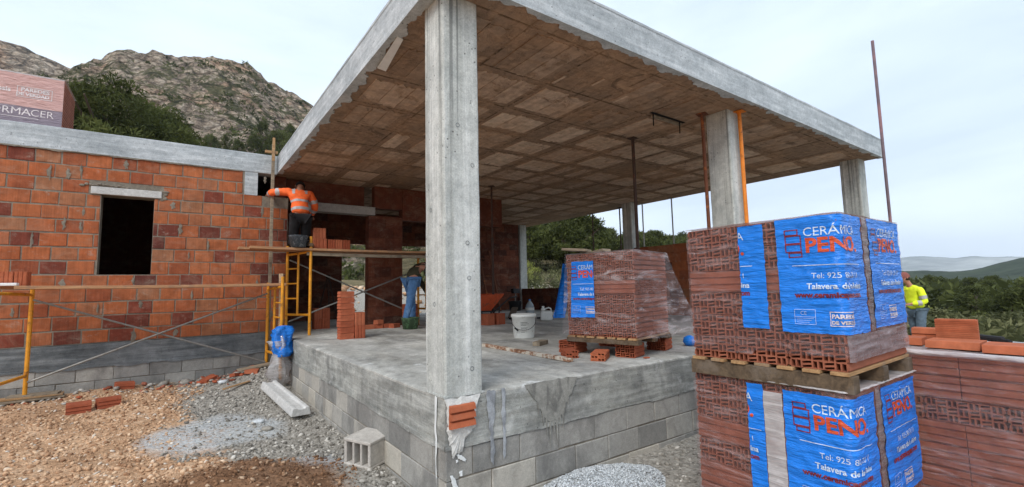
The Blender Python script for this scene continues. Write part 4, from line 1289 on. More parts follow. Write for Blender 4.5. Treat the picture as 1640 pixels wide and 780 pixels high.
pt = MB(); pt.tube([(3.3, -2.16, zC + .03), (3.38, -1.98, zC + .035)], .018, 8)
o = pt.build('pipe_offcut', M['black']); tag(o, 'short black pipe lying behind the grooved brick', 'pipe')
pt = MB(); pt.tube([(3.26, -2.2, zC + .018), (3.40, -2.02, zC + .018)], .014, 8)
o = pt.build('pipe_offcut', M['black_rubber']); tag(o, 'thinner black pipe beside the other pipe on the plain pallet', 'pipe')

# pack on the wing roof
W4, D4, h4 = .9, 1.15, .132
wrE = Wrap(W4, D4, h4 * 6, 19.5, amp=.004)
pE, ztE = pack('roof_brick_pallet', 'pinkish wrapped brick pallet with a dusky printed band, standing on the flat roof', (-2.985 - D4 / 2, 6.55 + W4 / 2, H + TH + .002), 0, W4, D4, 'SSSSSS', h4, .0, 21, wrE, .0, group='brick packs wrapped in film', film='film_white')
PRE = []
PRE.append((flat_text('FORMACER', .155, .002, 1.0), 'pale_ink'))
def place(g, x, z): return ([(a + x, b + z) for a, b in g[0]], g[1])
def right_align(g, xr, z):
    m_ = max(a for a, b in g[0]); return place(g, xr - m_, z)
prE = [(right_align(flat_text('FORMA', .145, .0), .82, .17), 'pale_ink'), (right_align(flat_text('CER', .145, -.001, .95), 1.06, .17), 'pale_ink'),
       (rects_flat([(.3, .13, .9, .137)]), 'pale_ink'),
       (right_align(flat_text('onsis', .09, .003), .60, .50), 'pale_ink'),
       (rects_flat(frame_rects(.66, .44, 1.03, .60, .008)), 'pale_ink'), (right_align(flat_text('PAREDES', .075, .003), 1.0, .53), 'pale_ink'), (right_align(flat_text('DE VERDAD', .064, .003), 1.0, .465), 'pale_ink')]
sheet(pE, wrE, .0, D4, .005, .30, 0.0, 'dusk_ink', prints=[(g, i) for g, i in prE[:3]])
sheet(pE, wrE, .0, D4, .302, .78, 0.0, 'pink_ink', prints=[(place(g, 0, -.302), i) for g, i in prE[3:]])

# ================================================================== PROPS AND POLE
def prop(label, x, y, z0, z1, mat, mat2, r=.028, split=.55, group='steel shoring props'):
    th = thing('steel_prop', label, 'steel prop', (x, y, z0), random.uniform(0, 1), group)
    hh = z1 - z0; sp_ = hh * split
    a = MB(); a.box(-.06, -.06, .001, .06, .06, .009); a.build('base_plate', M[mat], th)
    a = MB(); a.tube([(0, 0, .0095), (0, 0, sp_)], r, 12); a.build('outer_tube', M[mat], th, False)
    a = MB(); a.tube([(0, 0, sp_ + .0005), (0, 0, hh - .0095)], r * .78, 12); a.build('inner_tube', M[mat2], th, False)
    a = MB(); a.tube([(0, 0, sp_ - .09), (0, 0, sp_ - .01)], r * 1.25, 12); a.tube([(-.09, 0, sp_ - .05), (.09, 0, sp_ - .05)], .008, 6); a.build('collar', M['dark_rust'], th)
    a = MB(); a.box(-.06, -.06, hh - .009, .06, .06, hh - .001); a.build('top_plate', M[mat2], th)
    return th
prop('bright orange steel prop standing against the face of the second column', 4.19, .055, 0, H - .012, 'orange_steel', 'orange_steel', .03, .42)
prop('rusty orange steel prop close to the left of the second column', 3.86, .36, 0, H - .012, 'orange_steel', 'rust', .028, .36)
prop('steel prop with dark rusty upper tube behind the draped pallet', 3.87, 1.48, 0, H - .012, 'orange_steel', 'dark_rust', .03, .40)
prop('dark rusty steel prop deep inside, above the wheelbarrow', 3.82, 5.2, 0, H - .012, 'dark_rust', 'dark_rust', .026, .62)
prop('thin dark prop at the far edge, between the corner column and the middle column', 8.44, 6.8, 0, H - .012, 'dark_rust', 'dark_rust', .024, .6)
prop('thin dark prop at the far edge, touching the left of the middle column', 8.4, 5.72, 0, H - .012, 'dark_rust', 'dark_rust', .024, .6)
prop('thin dark prop at the far edge, just right of the middle column', 8.45, 4.98, 0, H - .012, 'dark_rust', 'galv', .022, .6)
prop('thin dark prop at the far edge, above the orange brick wall', 8.45, 4.08, 0, H - .012, 'dark_rust', 'galv', .022, .6)
pm = MB(); pm.tube([(7.62, -.52, -1.02), (7.70, -.43, 1.5), (7.44, -.50, 4.55)], .022, 10)
o = pm.build('steel_pole', M['purple_steel']); tag(o, 'tall thin weathered pole rising past the right corner of the roof', 'pole')

# ================================================================== SCAFFOLDS
def bars(parent, name, mat, segs, r=.021, n=10):
    for s_ in segs:
        a = MB(); a.tube(list(s_), r, n); a.build(name, M[mat], parent)
def mixp(a, b, t_): return tuple(a[i] + (b[i] - a[i]) * t_ for i in range(3))
def h_frame(parent, near, far, zn, zf, ztop, zlow, t0, t1, zr0, zr1, nr, sleeve=.16):
    """painted frame: two end posts, an inner ladder post, two cross bars, rungs"""
    N0, F0 = (near[0], near[1]), (far[0], far[1])
    bars(parent, 'post', 'yellow', [((*N0, zn), (*N0, ztop + sleeve)), ((*F0, zf), (*F0, ztop + sleeve * .5))], .024)
    P_ = lambda t_, z: (N0[0] + (F0[0] - N0[0]) * t_, N0[1] + (F0[1] - N0[1]) * t_, z)
    bars(parent, 'crossbar', 'yellow', [(P_(.0, ztop), P_(1, ztop - .03)), (P_(0, zlow), P_(1, zlow))], .021)
    bars(parent, 'post', 'yellow', [(P_(t0, zr0), P_(t0, zr1))], .019)
    for i in range(nr):
        z = zr0 + (zr1 - zr0) * (i + 1) / (nr + 1)
        bars(parent, 'rung', 'yellow', [(P_(t0, z), P_(t1, z))], .013, 8)
g = lambda x, y: float(gz(x, y))
s1 = thing('scaffold', 'low yellow scaffold standing on the ground along the brick wing', 'scaffold', (-1.6, 5.8, -.6))
def kid(o_):
    pass
def rel(parent):
    for c_ in parent.children: c_.location = -parent.location
h_frame(s1, (-.13, 5.25), (-.22, 6.05), g(-.13, 5.25), g(-.22, 6.05) + .02, .82, -.25, .5, .06, .1, .80, 2)
h_frame(s1, (-3.30, 4.70), (-3.07, 6.05), g(-3.3, 4.7), -.545, .80, -.30, .37, .06, -.25, .78, 2)
bars(s1, 'brace', 'galv', [((-3.05, 6.02, .70), (-.24, 6.0, -.42)), ((-3.04, 5.98, -.38), (-.24, 5.96, .72))], .014, 8)
rel(s1)
s2 = thing('scaffold', 'tall yellow scaffold on the platform carrying the kneeling man', 'scaffold', (.25, 5.9, 0))
h_frame(s2, (.36, 5.62), (.09, 6.17), .001, .001, 1.42, .34, .52, .97, .36, 1.40, 3, .26)
h_frame(s2, (2.72, 5.66), (2.60, 6.19), .001, .001, 1.42, .34, .52, .97, .36, 1.40, 3, .1)
bars(s2, 'brace', 'galv', [((.12, 6.13, 1.30), (2.58, 6.16, .20)), ((.12, 6.10, .22), (2.60, 6.13, 1.15))], .014, 8)
rel(s2)
def plank(label, x0, x1, y, z, wd=.21, th_=.04, mat='plank', rz=0.0, group='scaffold planks'):
    mb = MB(); l_ = (x1 - x0)
    n = 10
    mb.grid(lambda u, v: (u, v, -.0), [0, 1], [0, 1]) if False else None
    for i in range(n):
        pass
    poly = [(-wd / 2, 0), (wd / 2, 0), (wd / 2, th_), (-wd / 2, th_)]
    fr_ = []
    for i in range(n + 1):
        u = -l_ / 2 + l_ * i / n
        fr_.append(((u, .004 * math.sin(i * 1.3), -.012 * math.sin(math.pi * i / n)), (0, 1, 0), (0, 0, 1)))
    mb.prism(poly, fr_)
    o_ = mb.build('scaffold_plank', M[mat], None, False, .003)
    o_.location = ((x0 + x1) / 2, y, z); o_.rotation_euler = (0, 0, rz)
    return tag(o_, label, 'plank', group)
plank('front plank of the high deck, along the near edge under the mortar tub', -.56, 2.95, 5.68, 1.446, .2)
plank('middle plank of the high deck under the kneeling man', -.70, 2.9, 5.90, 1.447, .21)
plank('rear plank of the high deck against the brick pillar', .0, 2.9, 6.12, 1.448, .19)
plank('lower plank under the high deck, darker and thicker', .30, 2.98, 5.645, 1.355, .06, .055, 'grey_wood')
plank('front plank of the low deck along the brick wing', -3.12, -.05, 5.52, .842, .22)
plank('rear plank of the low deck, against the brick wall', -3.3, -.15, 5.80, .842, .22)
mb = MB(); mb.bar((-.193, 6.10, g(-.19, 6.1) + .01), (-.18, 6.18, 3.38), .045, .05, (1, 0, 0))
o = mb.build('upright_batten', M['grey_wood'], None, False, .003); tag(o, 'long upright wooden batten standing before the end of the brick wing', 'batten')
cl = thing('batten_clamp', 'yellow wooden clamp near the top of the upright batten', 'clamp', (-.185, 6.12, 3.2))
a = MB(); a.box(-.14, -.045, -.02, .06, -.0, .025); a.build('cross_piece', M['wood'], cl, False, .003)
a = MB(); a.box(-.03, -.062, -.16, .012, -.0455, .26); a.build('upright_piece', M['wood'], cl, False, .003)
mb = MB(); mb.bar((-.075, 5.60, g(-.07, 5.60)), (-.095, 5.62, 1.04), .06, .03, (0, 1, 0))
o = mb.build('pale_batten', M['pale_wood'], None, False, .003); tag(o, 'short pale timber standing upright beside the blue bag', 'batten')
# planks the low scaffold stands on
for i, (x, y, z, l_, rz_, mt, lab) in enumerate(((-3.05, 5.98, -.615, .75, 8, 'grey_wood', 'lowest grey board under the left foot of the low scaffold'), (-3.0, 6.02, -.588, .62, 3, 'wood', 'middle yellowish board under the left foot of the low scaffold'), (-2.98, 6.06, -.568, .5, -4, 'grey_wood', 'topmost board under the left foot of the low scaffold'))):
    mb = MB(); mb.box(-l_ / 2, -.09, 0, l_ / 2, .09, .022)
    o = mb.build('board', M[mt], None, False, .003); o.location = (x, y, z); o.rotation_euler = (0, 0, R(rz_)); tag(o, lab, 'board', 'boards under the scaffold foot')
mb = MB(); mb.box(-.3, -.09, 0, .3, .09, .025)
o = mb.build('board', M['grey_wood'], None, False, .003); o.location = (-.36, 5.75, g(-.36, 5.75) + .03); o.rotation_euler = (R(2), R(-5), R(14)); tag(o, 'grey board on the rubble under the right foot of the low scaffold', 'board')

# ================================================================== BRICK STACKS
rid = plate_brick(.30, .20, .088, 3, 1, 'brick')
G3 = 'bricks of the tall stack on the platform'
words = ['lowest', 'second', 'third', 'fourth', 'fifth', 'sixth', 'seventh', 'topmost']
for i in range(8):
    o = loose_brick('brick', ('%s flat brick of the tall stack on the platform' % words[i]) if i in (0, 7) else '%s flat brick from the bottom of the tall stack on the platform' % words[i], (.645 + random.uniform(-.006, .006), 4.52, .002 + i * .091), (0, 0, R(90) + random.uniform(-.03, .03)), plate_brick(.2, .21, .088, 30 + i, 2, 'brick'), G3)
def upr(seed): return plate_brick(.2, .16, .19, seed, 1, 'brick')
def ribbed(l, w, h, seed, n=4, mat='brick'):
    mb = MB(); rr_ = random.Random(seed); mb.tone = rr_.uniform(.2, .9)
    pr = []
    for i in range(n):
        a, b = -w / 2 + w * i / n, -w / 2 + w * (i + 1) / n
        pr += [(a + .001, -l / 2 + .007), (a + w / n * .15, -l / 2), (b - w / n * .25, -l / 2), (b - .001, -l / 2 + .007)]
    pr += [(w / 2, l / 2), (-w / 2, l / 2)]
    mb.prism(pr, [((0, 0, 0), (1, 0, 0), (0, 1, 0)), ((0, 0, h), (1, 0, 0), (0, 1, 0))])
    return mb.mesh('brick', M[mat])
loose_brick('brick', 'lower upright brick leaning on the tall stack of flat bricks', (.835, 4.50, .002), (0, 0, .03), ribbed(.2, .155, .198, 51, 3), G3)
loose_brick('brick', 'upper upright brick leaning on the tall stack of flat bricks', (.832, 4.50, .202), (0, 0, -.02), ribbed(.2, .155, .196, 52, 3), G3)
G4 = 'bricks on the high deck'
zd = 1.489
loose_brick('brick', 'lower brick of the pair next to the kneeling man', (.565, 5.95, zd), (0, 0, .02), ribbed(.2, .24, .19, 53, 4), G4)
loose_brick('brick', 'upper brick of the pair next to the kneeling man', (.555, 5.95, zd + .191), (0, 0, -.03), ribbed(.2, .22, .185, 54, 4), G4)
for i, lab in enumerate(('first brick right of the pair on the high deck', 'second brick right of the pair on the high deck', 'brick at the right end of the row on the high deck')):
    loose_brick('brick', lab, (.765 + i * .135, 5.96, zd), (0, 0, random.uniform(-.02, .02)), ribbed(.2, .128, .18, 55 + i, 3), G4)
G5 = 'brick stack in the dark doorway'
loose_brick('brick', 'left lower upright brick in the dark doorway behind the scaffold', (.775, 6.9, .002), (0, 0, 0), ribbed(.2, .145, .2, 60, 3), G5)
loose_brick('brick', 'right lower upright brick in the dark doorway behind the scaffold', (.925, 6.9, .002), (0, 0, 0), ribbed(.2, .145, .2, 61, 3), G5)
loose_brick('brick', 'left upper upright brick in the dark doorway behind the scaffold', (.775, 6.9, .204), (0, 0, 0), ribbed(.2, .145, .2, 62, 3), G5)
loose_brick('brick', 'right upper upright brick in the dark doorway behind the scaffold', (.925, 6.9, .204), (0, 0, 0), ribbed(.2, .145, .2, 63, 3), G5)
G6 = 'loose bricks along the brick pillar'
labs6 = ['flat brick at the left end of the row before the brick pillar', 'second flat brick from the left before the brick pillar', 'middle flat brick before the brick pillar', 'flat brick before the pillar, next to the boot', 'half brick lying on the row before the brick pillar']
for i, (x, y, z, rz_) in enumerate(((1.50, 6.02, .002, 10), (1.68, 6.05, .002, -6), (1.88, 6.05, .002, 4), (1.98, 5.92, .002, 30), (1.70, 6.03, .085, 20))):
    loose_brick('brick', labs6[i], (x, y, z), (0, 0, R(rz_)), plate_brick(.19 if i < 4 else .14, .13, .08, 70 + i, 1, 'brick'), G6)
for i, (x, y, z) in enumerate(((2.36, 6.05, .002), (2.36, 6.05, .152), (2.36, 6.06, .302))):
    loose_brick('brick', '%s brick of the pile behind the bending man' % ('lowest', 'middle', 'topmost')[i], (x, y, z), (0, 0, R(4 * i)), plate_brick(.26, .18, .147, 80 + i, 2, 'brick'), 'brick pile behind the bending man')
loose_brick('brick', 'left one of the two ribbed bricks on the stony ground', (-2.425, 5.17, g(-2.42, 5.17) - .012), (R(3), 0, R(8)), plate_brick(.235, .16, .13, 90, 3, 'brick'), 'pair of bricks on the stony ground')
loose_brick('brick', 'right one of the two ribbed bricks on the stony ground', (-2.15, 5.24, g(-2.15, 5.24) - .01), (R(-2), 0, R(14)), plate_brick(.235, .16, .13, 91, 3, 'brick'), 'pair of bricks on the stony ground')
loose_brick('brick', 'half buried brick against the concrete blocks under the window', (-2.06, 6.12, g(-2.06, 6.12) - .02), (R(6), R(5), R(12)), plate_brick(.22, .14, .1, 92, 2, 'brick'), None)
for i in range(3):
    loose_brick('brick', ('left', 'middle', 'right')[i] + ' ribbed brick standing on the low deck at the left picture edge', (-3.36 + i * .125, 5.72, .886), (0, 0, 0), ribbed(.2, .12, .18, 95 + i, 3, 'tile'), 'ribbed bricks on the low deck')
mb = MB(); mb.box(-.15, -.06, 0, .15, .06, .035)
o = mb.build('foam_offcut', M['foam'], None, False, .006); o.location = (-3.26, 5.53, .884); tag(o, 'white foam offcut on the low deck by the ribbed bricks', 'foam offcut')

# ================================================================== SMALL OBJECTS ON THE PLATFORM
bu = thing('paint_bucket', 'white paint bucket with lid standing on the platform floor', 'bucket', (2.63, 2.6, .002), R(-37))
a = MB(); a.lathe([(0, 0), (.142, 0), (.148, .012), (.168, .285), (.172, .287), (.172, .296)], 28); a.build('body', M['white_plastic'], bu, True)
a = MB(); a.lathe([(.178, .2965), (.184, .30), (.184, .338), (.172, .344), (.165, .336), (.0, .334)], 28); a.build('lid', M['white_plastic'], bu, True)
a = MB(); a.tube([(.16 * math.cos(t_) * 1.09 * (1 if True else 0), -.185 + .012 * math.sin(t_), .27 - .15 * math.sin(t_)) for t_ in np.linspace(0, math.pi, 14)], .0035, 6); a.tube([(-.13, -.178, .16), (-.08, -.178, .115)], .011, 8); a.build('handle', M['black'], bu)
a = MB()
rr = random.Random(3)
for i, (u, z, l_) in enumerate(((.02, .225, .10), (.02, .205, .12), (.03, .185, .08), (.03, .15, .10), (.03, .135, .09), (.02, .09, .06))):
    n = 6
    for q in range(n):
        t0_, t1_ = -1.75 + u + l_ * 6 * q / n, -1.75 + u + l_ * 6 * (q + .75) / n
        t0_ -= .1; t1_ -= .1
        rr0 = .1495 + .02 * z / .285
        vs = [(rr0 * math.cos(t_), rr0 * math.sin(t_), zz_) for t_, zz_ in ((t0_, z), (t1_, z), (t1_, z + .006), (t0_, z + .006))]
        vs = [(x * 1.012, y * 1.012, z_) for x, y, z_ in vs]
        a.add(vs, [(0, 1, 2, 3)])
a.build('label_print', M['black'], bu)
bo = thing('water_bottle', 'clear plastic water bottle standing on the floor by the black tools', 'bottle', (5.85, 6.6, .0015))
a = MB(); a.lathe([(0, 0), (.10, .0), (.11, .02), (.112, .10), (.106, .12), (.112, .14), (.112, .22), (.09, .29), (.04, .36), (.028, .375), (.028, .40)], 18); a.build('body', M['clear_plastic'], bo, True)
a = MB(); a.lathe([(.032, .395), (.032, .425), (0, .428)], 14); a.build('cap', M['blue_bag'], bo)
a = MB(); a.lathe([(.1135, .145), (.1135, .215)], 18); a.build('label_band', M['white_plastic'], bo)
ju = thing('jerry_can', 'small white jerry can standing on the floor before the low wall', 'jerry can', (5.16, 5.12, .0015), R(-35))
a = MB(); a.box(-.13, -.08, 0, .13, .08, .20); a.box(-.12, -.07, .2005, -.02, .07, .26); a.build('body', M['white_plastic'], ju, False, .025)
a = MB(); a.lathe([(.03, .0), (.03, .05), (0, .05)], 12, (-.07, 0, .255)); a.build('cap', M['white_plastic'], ju)
a = MB(); a.tube([(-.02, 0, .245), (.05, 0, .27), (.1, 0, .25), (.11, 0, .19)], .016, 8); a.build('handle', M['white_plastic'], ju, True)
# dark tools and boards on the floor behind
for i, (a_, b_, w_, h_, lab) in enumerate((((4.9, 6.1, .03), (5.6, 6.9, .22), .16, .03, 'dark board propped up at an angle beside the water bottle'), ((4.75, 5.9, .02), (5.5, 6.2, .05), .12, .03, 'dark board lying flat before the water bottle'), ((5.3, 5.55, .02), (5.95, 5.8, .025), .14, .03, 'dark board lying between the bottle and the jerry can'))):
    mb = MB(); mb.bar(a_, b_, w_, h_); o = mb.build('dark_board', M['black_rubber'] if i else M['dark_wood'], None, False, .004); tag(o, lab, 'board', 'dark boards on the floor')
mx_ = thing('mortar_mixer', 'black power mixer standing on the floor against the corner column', 'mixer', (7.2, 9.1, .0))
a = MB(); a.lathe([(0, 0.001), (.17, .001), (.21, .30), (.215, .31), (.19, .30), (.15, .05), (0, .04)], 18); a.build('tub', M['black'], mx_, True)
a = MB(); a.tube([(0, 0, .08), (.03, 0, .55)], .02, 8); a.build('shaft', M['galv'], mx_)
a = MB(); a.box(-.1, -.07, .55, .16, .07, .70); a.tube([(-.16, -.16, .62), (-.16, .16, .62)], .018, 8); a.tube([(-.1, 0, .62), (-.16, 0, .62)], .018, 8); a.build('motor', M['black'], mx_, False, .015)
tu = thing('green_mortar_tub', 'small green mortar tub on the floor at the feet of the bending man', 'tub', (2.08, 5.40, .0015))
a = MB(); a.lathe([(0, .0), (.13, .0), (.168, .21), (.176, .214), (.17, .205), (.125, .03), (0, .02)], 20); a.build('body', M['green_tub'], tu, True)
a = MB(); a.lathe([(0, .15), (.12, .145), (.148, .13)], 16); a.build('mortar_fill', M['mortar'], tu, True)
tu = thing('grey_mortar_tub', 'dark grey mortar tub on the high deck behind the kneeling man', 'tub', (.16, 5.63, 1.49))
a = MB(); a.lathe([(0, .0), (.115, .0), (.15, .19), (.158, .194), (.15, .185), (.11, .02), (0, .015)], 20); a.build('body', M['dark_tub'], tu, True)
a = MB(); a.lathe([(0, .165), (.05, .185), (.1, .165), (.142, .15)], 14); a.build('mortar_fill', M['mortar'], tu, True)
# wheelbarrow (seen end on, handles towards the camera right)
wbw = thing('wheelbarrow', 'orange wheelbarrow on the platform just right of the front column', 'wheelbarrow', (3.52, 5.30, 0), R(10))
a = MB()
def trayf(u, v):
    t_ = v
    x = (-.42 - .14 * t_) + (.72 + .30 * t_) * u
    return x
o_, i_ = [], []
rim = [(-.62, -.33, .56), (.40, -.33, .60), (.40, .33, .60), (-.62, .33, .56)]
bot = [(-.30, -.18, .30), (.16, -.18, .27), (.16, .18, .27), (-.30, .18, .30)]
a.add(rim + bot, [(0, 1, 5, 4), (1, 2, 6, 5), (2, 3, 7, 6), (3, 0, 4, 7), (4, 5, 6, 7)])
tr = a.build('tray', M['orange_tray'], wbw)
so_ = tr.modifiers.new('thickness', 'SOLIDIFY'); so_.thickness = .012
a = MB(); a.tube([Vector(p) for p in rim + rim[:1]], .012, 8); a.build('rim', M['orange_tray'], wbw)
for sy in (-1, 1):
    a = MB(); a.tube([(-.72, sy * .05, .20), (-.30, sy * .2, .27), (.2, sy * .26, .26), (.62, sy * .29, .52), (.82, sy * .3, .54)], .016, 8); a.build('handle', M['black'], wbw, True)
    a = MB(); a.tube([(.12, sy * .24, .26), (.16, sy * .25, .012), (.30, sy * .25, .012), (.34, sy * .27, .34)], .015, 8); a.build('leg', M['black'], wbw, True)
wh = MB(); wh.tube([(0, -.04, 0), (0, -.03, 0), (0, .03, 0), (0, .04, 0)], [.13, .19, .19, .13], 22); o = wh.build('wheel', M['black_rubber'], wbw, True); o.location = (-.74, 0, .192)
a = MB(); a.tube([(0, -.045, 0), (0, .045, 0)], .09, 16); h_ = a.build('rim', M['galv'], o)
for i, (x, y, z) in enumerate(((3.55, 5.0, .002), (3.79, 4.98, .002))):
    loose_brick('brick', ('left' if i == 0 else 'right') + ' brick standing under the orange wheelbarrow', (x, y, z), (0, 0, .05), ribbed(.2, .2, .22, 101 + i, 3), 'bricks under the wheelbarrow')
# folding ladder frame behind
ldr = thing('ladder', 'reddish step ladder leaning inside against the far brick wall', 'ladder', (6.55, 9.5, 0))
for sx in (-.2, .2):
    a = MB(); a.bar((sx, -.25, .002), (sx, .36, 1.95), .05, .03, (0, 1, 0)); a.build('rail', M['rust'], ldr)
for i in range(6):
    t_ = (i + 1) / 7
    a = MB(); a.box(-.174, -.25 + .61 * t_ - .03, 1.95 * t_ - .012, .174, -.25 + .61 * t_ + .03, 1.95 * t_ + .012); a.build('rung', M['rust'], ldr)

# stacked things seen through the rear opening
for i in range(4):
    mb = MB(); mb.box(-.22, -.2, 0, .22, .2, .11); mb.box(-.2, -.21, .03, .2, -.2005, .08)
    o = mb.build('rear_block', M['dark_tub'], None, False, .01); o.location = (2.55 + random.uniform(-.02, .02), 11.1, g(2.55, 11.1) - .02 + i * .125); tag(o, '%s grey crate of the stack outside the rear opening' % ('lowest', 'second', 'third', 'topmost')[i], 'crate', 'crates outside the rear opening')
tri = thing('tripod_stand', 'dark tripod stand in the shadowy room behind the scaffold', 'tripod', (1.35, 8.4, 0))
for k_ in range(3):
    a = MB(); q = k_ * 2.1 + .4; a.tube([(.28 * math.cos(q), .28 * math.sin(q), .01), (.02 * math.cos(q), .02 * math.sin(q), 1.05)], .016, 6); a.build('leg', M['dark_rust'], tri)
a = MB(); a.lathe([(.05, 1.04), (.06, 1.08), (.05, 1.12), (0, 1.12)], 10); a.build('head', M['dark_rust'], tri)

# ================================================================== OBJECTS ON THE GROUND
# hollow concrete block
def hollow_block():
    mb = MB(); W_, D_, H_ = .24, .26, .20
    x0, x1, y0, y1 = -W_ / 2, W_ / 2, -D_ / 2, D_ / 2
    # openings on the -x side: three vertical slots
    e = [y0, y0 + .026, y0 + .082, y0 + .102, y0 + .158, y0 + .178, y1 - .026, y1]
    z0, z1 = 0, H_; zt = H_ - .024; zb = .022
    for i in range(0, 7):
        if i % 2 == 0: mb.box(x0, e[i], zb, x1 - .02, e[i + 1], zt)
    mb.box(x0 - .003, y0 - .003, zt + .0005, x1 + .003, y1 + .003, z1); mb.box(x0 - .003, y0 - .003, z0, x1 + .003, y1 + .003, zb - .0005); mb.box(x1 - .0195, y0, zb, x1, y1, zt)
    return mb
cbk = hollow_block().build('hollow_block', M['cblock'], None, False, .006)
zg = g(-.08, 1.25)
cbk.scale = (1.12, 1.12, 1.12); cbk.location = (-.09, 1.24, zg + .0); cbk.rotation_euler = (R(2), R(-3), R(28)); tag(cbk, 'pale hollow concrete block with three slots on the gravel by the platform', 'concrete block')
lb = MB()
poly = [(-.11, 0), (.11, 0), (.11, .02), (.09, .095), (.055, .095), (.04, .075), (-.04, .075), (-.055, .095), (-.09, .095), (-.11, .02)]
lb.prism(poly, [((0, -.82, 0), (1, 0, 0), (0, 0, 1)), ((0, .82, 0), (1, 0, 0), (0, 0, 1))])
o = lb.build('concrete_lintel', M['precast'], None, False, .005)
o.location = (-.28, 4.08, (g(-.27, 3.3) + g(-.3, 4.9)) / 2 + .05); o.rotation_euler = (math.atan2(g(-.3, 4.9) - g(-.27, 3.3), 1.64), 0, R(4)); tag(o, 'white precast concrete lintel lying on the rubble beside the platform', 'lintel')
# sack of clear film with blue plastic on top
bgn = thing('rubbish_sack', 'clear sack topped with bright blue plastic leaning on the platform corner', 'sack', (-.17, 5.12, g(-.17, 5.12)))
zg0 = g(-.16, 5.25)
a = MB()
def bagf(prof, n, sd, amp, c_):
    vs, fs = [], []
    for i, (r_, z, ox, oy) in enumerate(prof):
        for k_ in range(n):
            q = 2 * math.pi * k_ / n
            rr_ = r_ * (1 + amp * noise.noise(Vector((math.cos(q) * 2.2, math.sin(q) * 2.2 + sd, z * 9))) + amp * .6 * noise.noise(Vector((math.cos(q) * 6, math.sin(q) * 6, z * 22 + sd))))
            vs.append((ox + rr_ * math.cos(q), oy + rr_ * math.sin(q), z))
    for i in range(len(prof) - 1):
        for k_ in range(n): fs.append((i * n + k_, i * n + (k_ + 1) % n, (i + 1) * n + (k_ + 1) % n, (i + 1) * n + k_))
    fs.append(tuple((len(prof) - 1) * n + k_ for k_ in range(n)))
    return vs, fs
a.add(*bagf([(.09, .0, 0, 0), (.13, .05, 0, 0), (.15, .16, 0, 0), (.145, .27, 0, 0), (.12, .38, .0, 0), (.09, .47, .01, 0), (.12, .56, .0, 0), (.15, .66, -.02, 0)], 26, 1, .45, 0))
a.build('clear_film', M['bag_film'], bgn, True)
a = MB(); a.add(*bagf([(.10, .42, .06, -.06), (.135, .50, .05, -.05), (.14, .58, .03, -.03), (.13, .66, .02, -.02), (.15, .74, .02, 0), (.15, .82, .04, 0), (.10, .87, .05, 0), (.03, .885, .05, 0)], 26, 4, .6, 0))
a.build('blue_plastic', M['blue_bag'], bgn, True)
a = MB(); a.tube([(.0, -.13, .74), (.03, -.16, .60), (-.01, -.16, .48), (.02, -.15, .40)], [.02, .03, .022, .01], 8); a.build('twisted_neck', M['bag_film'], bgn, True)

# ================================================================== STONES AND RUBBLE
phi = (1 + 5 ** .5) / 2
ICO_V = np.array([(-1, phi, 0), (1, phi, 0), (-1, -phi, 0), (1, -phi, 0), (0, -1, phi), (0, 1, phi), (0, -1, -phi), (0, 1, -phi), (phi, 0, -1), (phi, 0, 1), (-phi, 0, -1), (-phi, 0, 1)]) / math.hypot(1, phi)
ICO_F = np.array([(0, 11, 5), (0, 5, 1), (0, 1, 7), (0, 7, 10), (0, 10, 11), (1, 5, 9), (5, 11, 4), (11, 10, 2), (10, 7, 6), (7, 1, 8), (3, 9, 4), (3, 4, 2), (3, 2, 6), (3, 6, 8), (3, 8, 9), (4, 9, 5), (2, 4, 11), (6, 2, 10), (8, 6, 7), (9, 8, 1)])
def stones(name, mat, xs, ys, size, flat=.6, lift=.25, zs=None, seed=1, label=None):
    r_ = np.random.default_rng(seed); n = len(xs)
    if n == 0: return
    V0 = ICO_V[None] * (1 + r_.uniform(-.32, .25, (n, 12, 1)))
    V0 = V0 * np.stack([r_.uniform(.7, 1.35, n), r_.uniform(.6, 1.1, n), r_.uniform(.35, .35 + flat, n)], -1)[:, None]
    a = r_.uniform(0, 6.28, n); ca, sa = np.cos(a)[:, None], np.sin(a)[:, None]
    X = V0[..., 0] * ca - V0[..., 1] * sa; Y = V0[..., 0] * sa + V0[..., 1] * ca; Z = V0[..., 2]
    tl = r_.uniform(-.4, .4, n)[:, None]; Z = Z + X * tl
    zz_ = gz(xs, ys) if zs is None else zs
    P = np.stack([X * size[:, None] + xs[:, None], Y * size[:, None] + ys[:, None], Z * size[:, None] + (zz_ + size * lift)[:, None]], -1).reshape(-1, 3)
    F_ = (ICO_F[None] + (np.arange(n) * 12)[:, None, None]).reshape(-1, 3)
    tn = np.repeat(r_.uniform(0, 1, n), 20)
    o_ = link(name, npmesh(name, P, F_, mat, tn))
    return tag(o_, label, None, None, 'stuff')
r_ = np.random.default_rng(3)
def wob(x, y): return (fbm(x * 1.1, y * 1.1, 4, 77) - .5) * 1.8
n = 30000
xs = r_.uniform(-4.6, 0, n); ys = 6.25 - 6.6 * r_.uniform(0, 1, n) ** .85
near = np.hypot(xs - CAM.x, ys - CAM.y)
gmask = (xs + .1 * ys + wob(xs, ys)) > -.86
brown = (((xs + 1.15) / .95) ** 2 + ((ys - 1.15) / .8) ** 2) < 1
sz = .004 + .022 * r_.uniform(0, 1, n) ** 4.2 + .003 * r_.uniform(0, 1, n)
keep = (xs < -.02) & ~((np.hypot(xs + 1.05, ys - 3.35) < .72) & (r_.uniform(0, 1, n) < .72))
m1 = keep & ~gmask & ~brown; m2 = keep & gmask & ~brown; m3 = keep & brown
stones('ochre_gravel', M['stone_ochre'], xs[m1], ys[m1], sz[m1] * 1.0, seed=4, label='ochre broken stones covering the ground before the brick wing')
stones('grey_gravel', M['stone_grey'], xs[m2], ys[m2], sz[m2], seed=5, label='grey gravel along the foot of the platform')
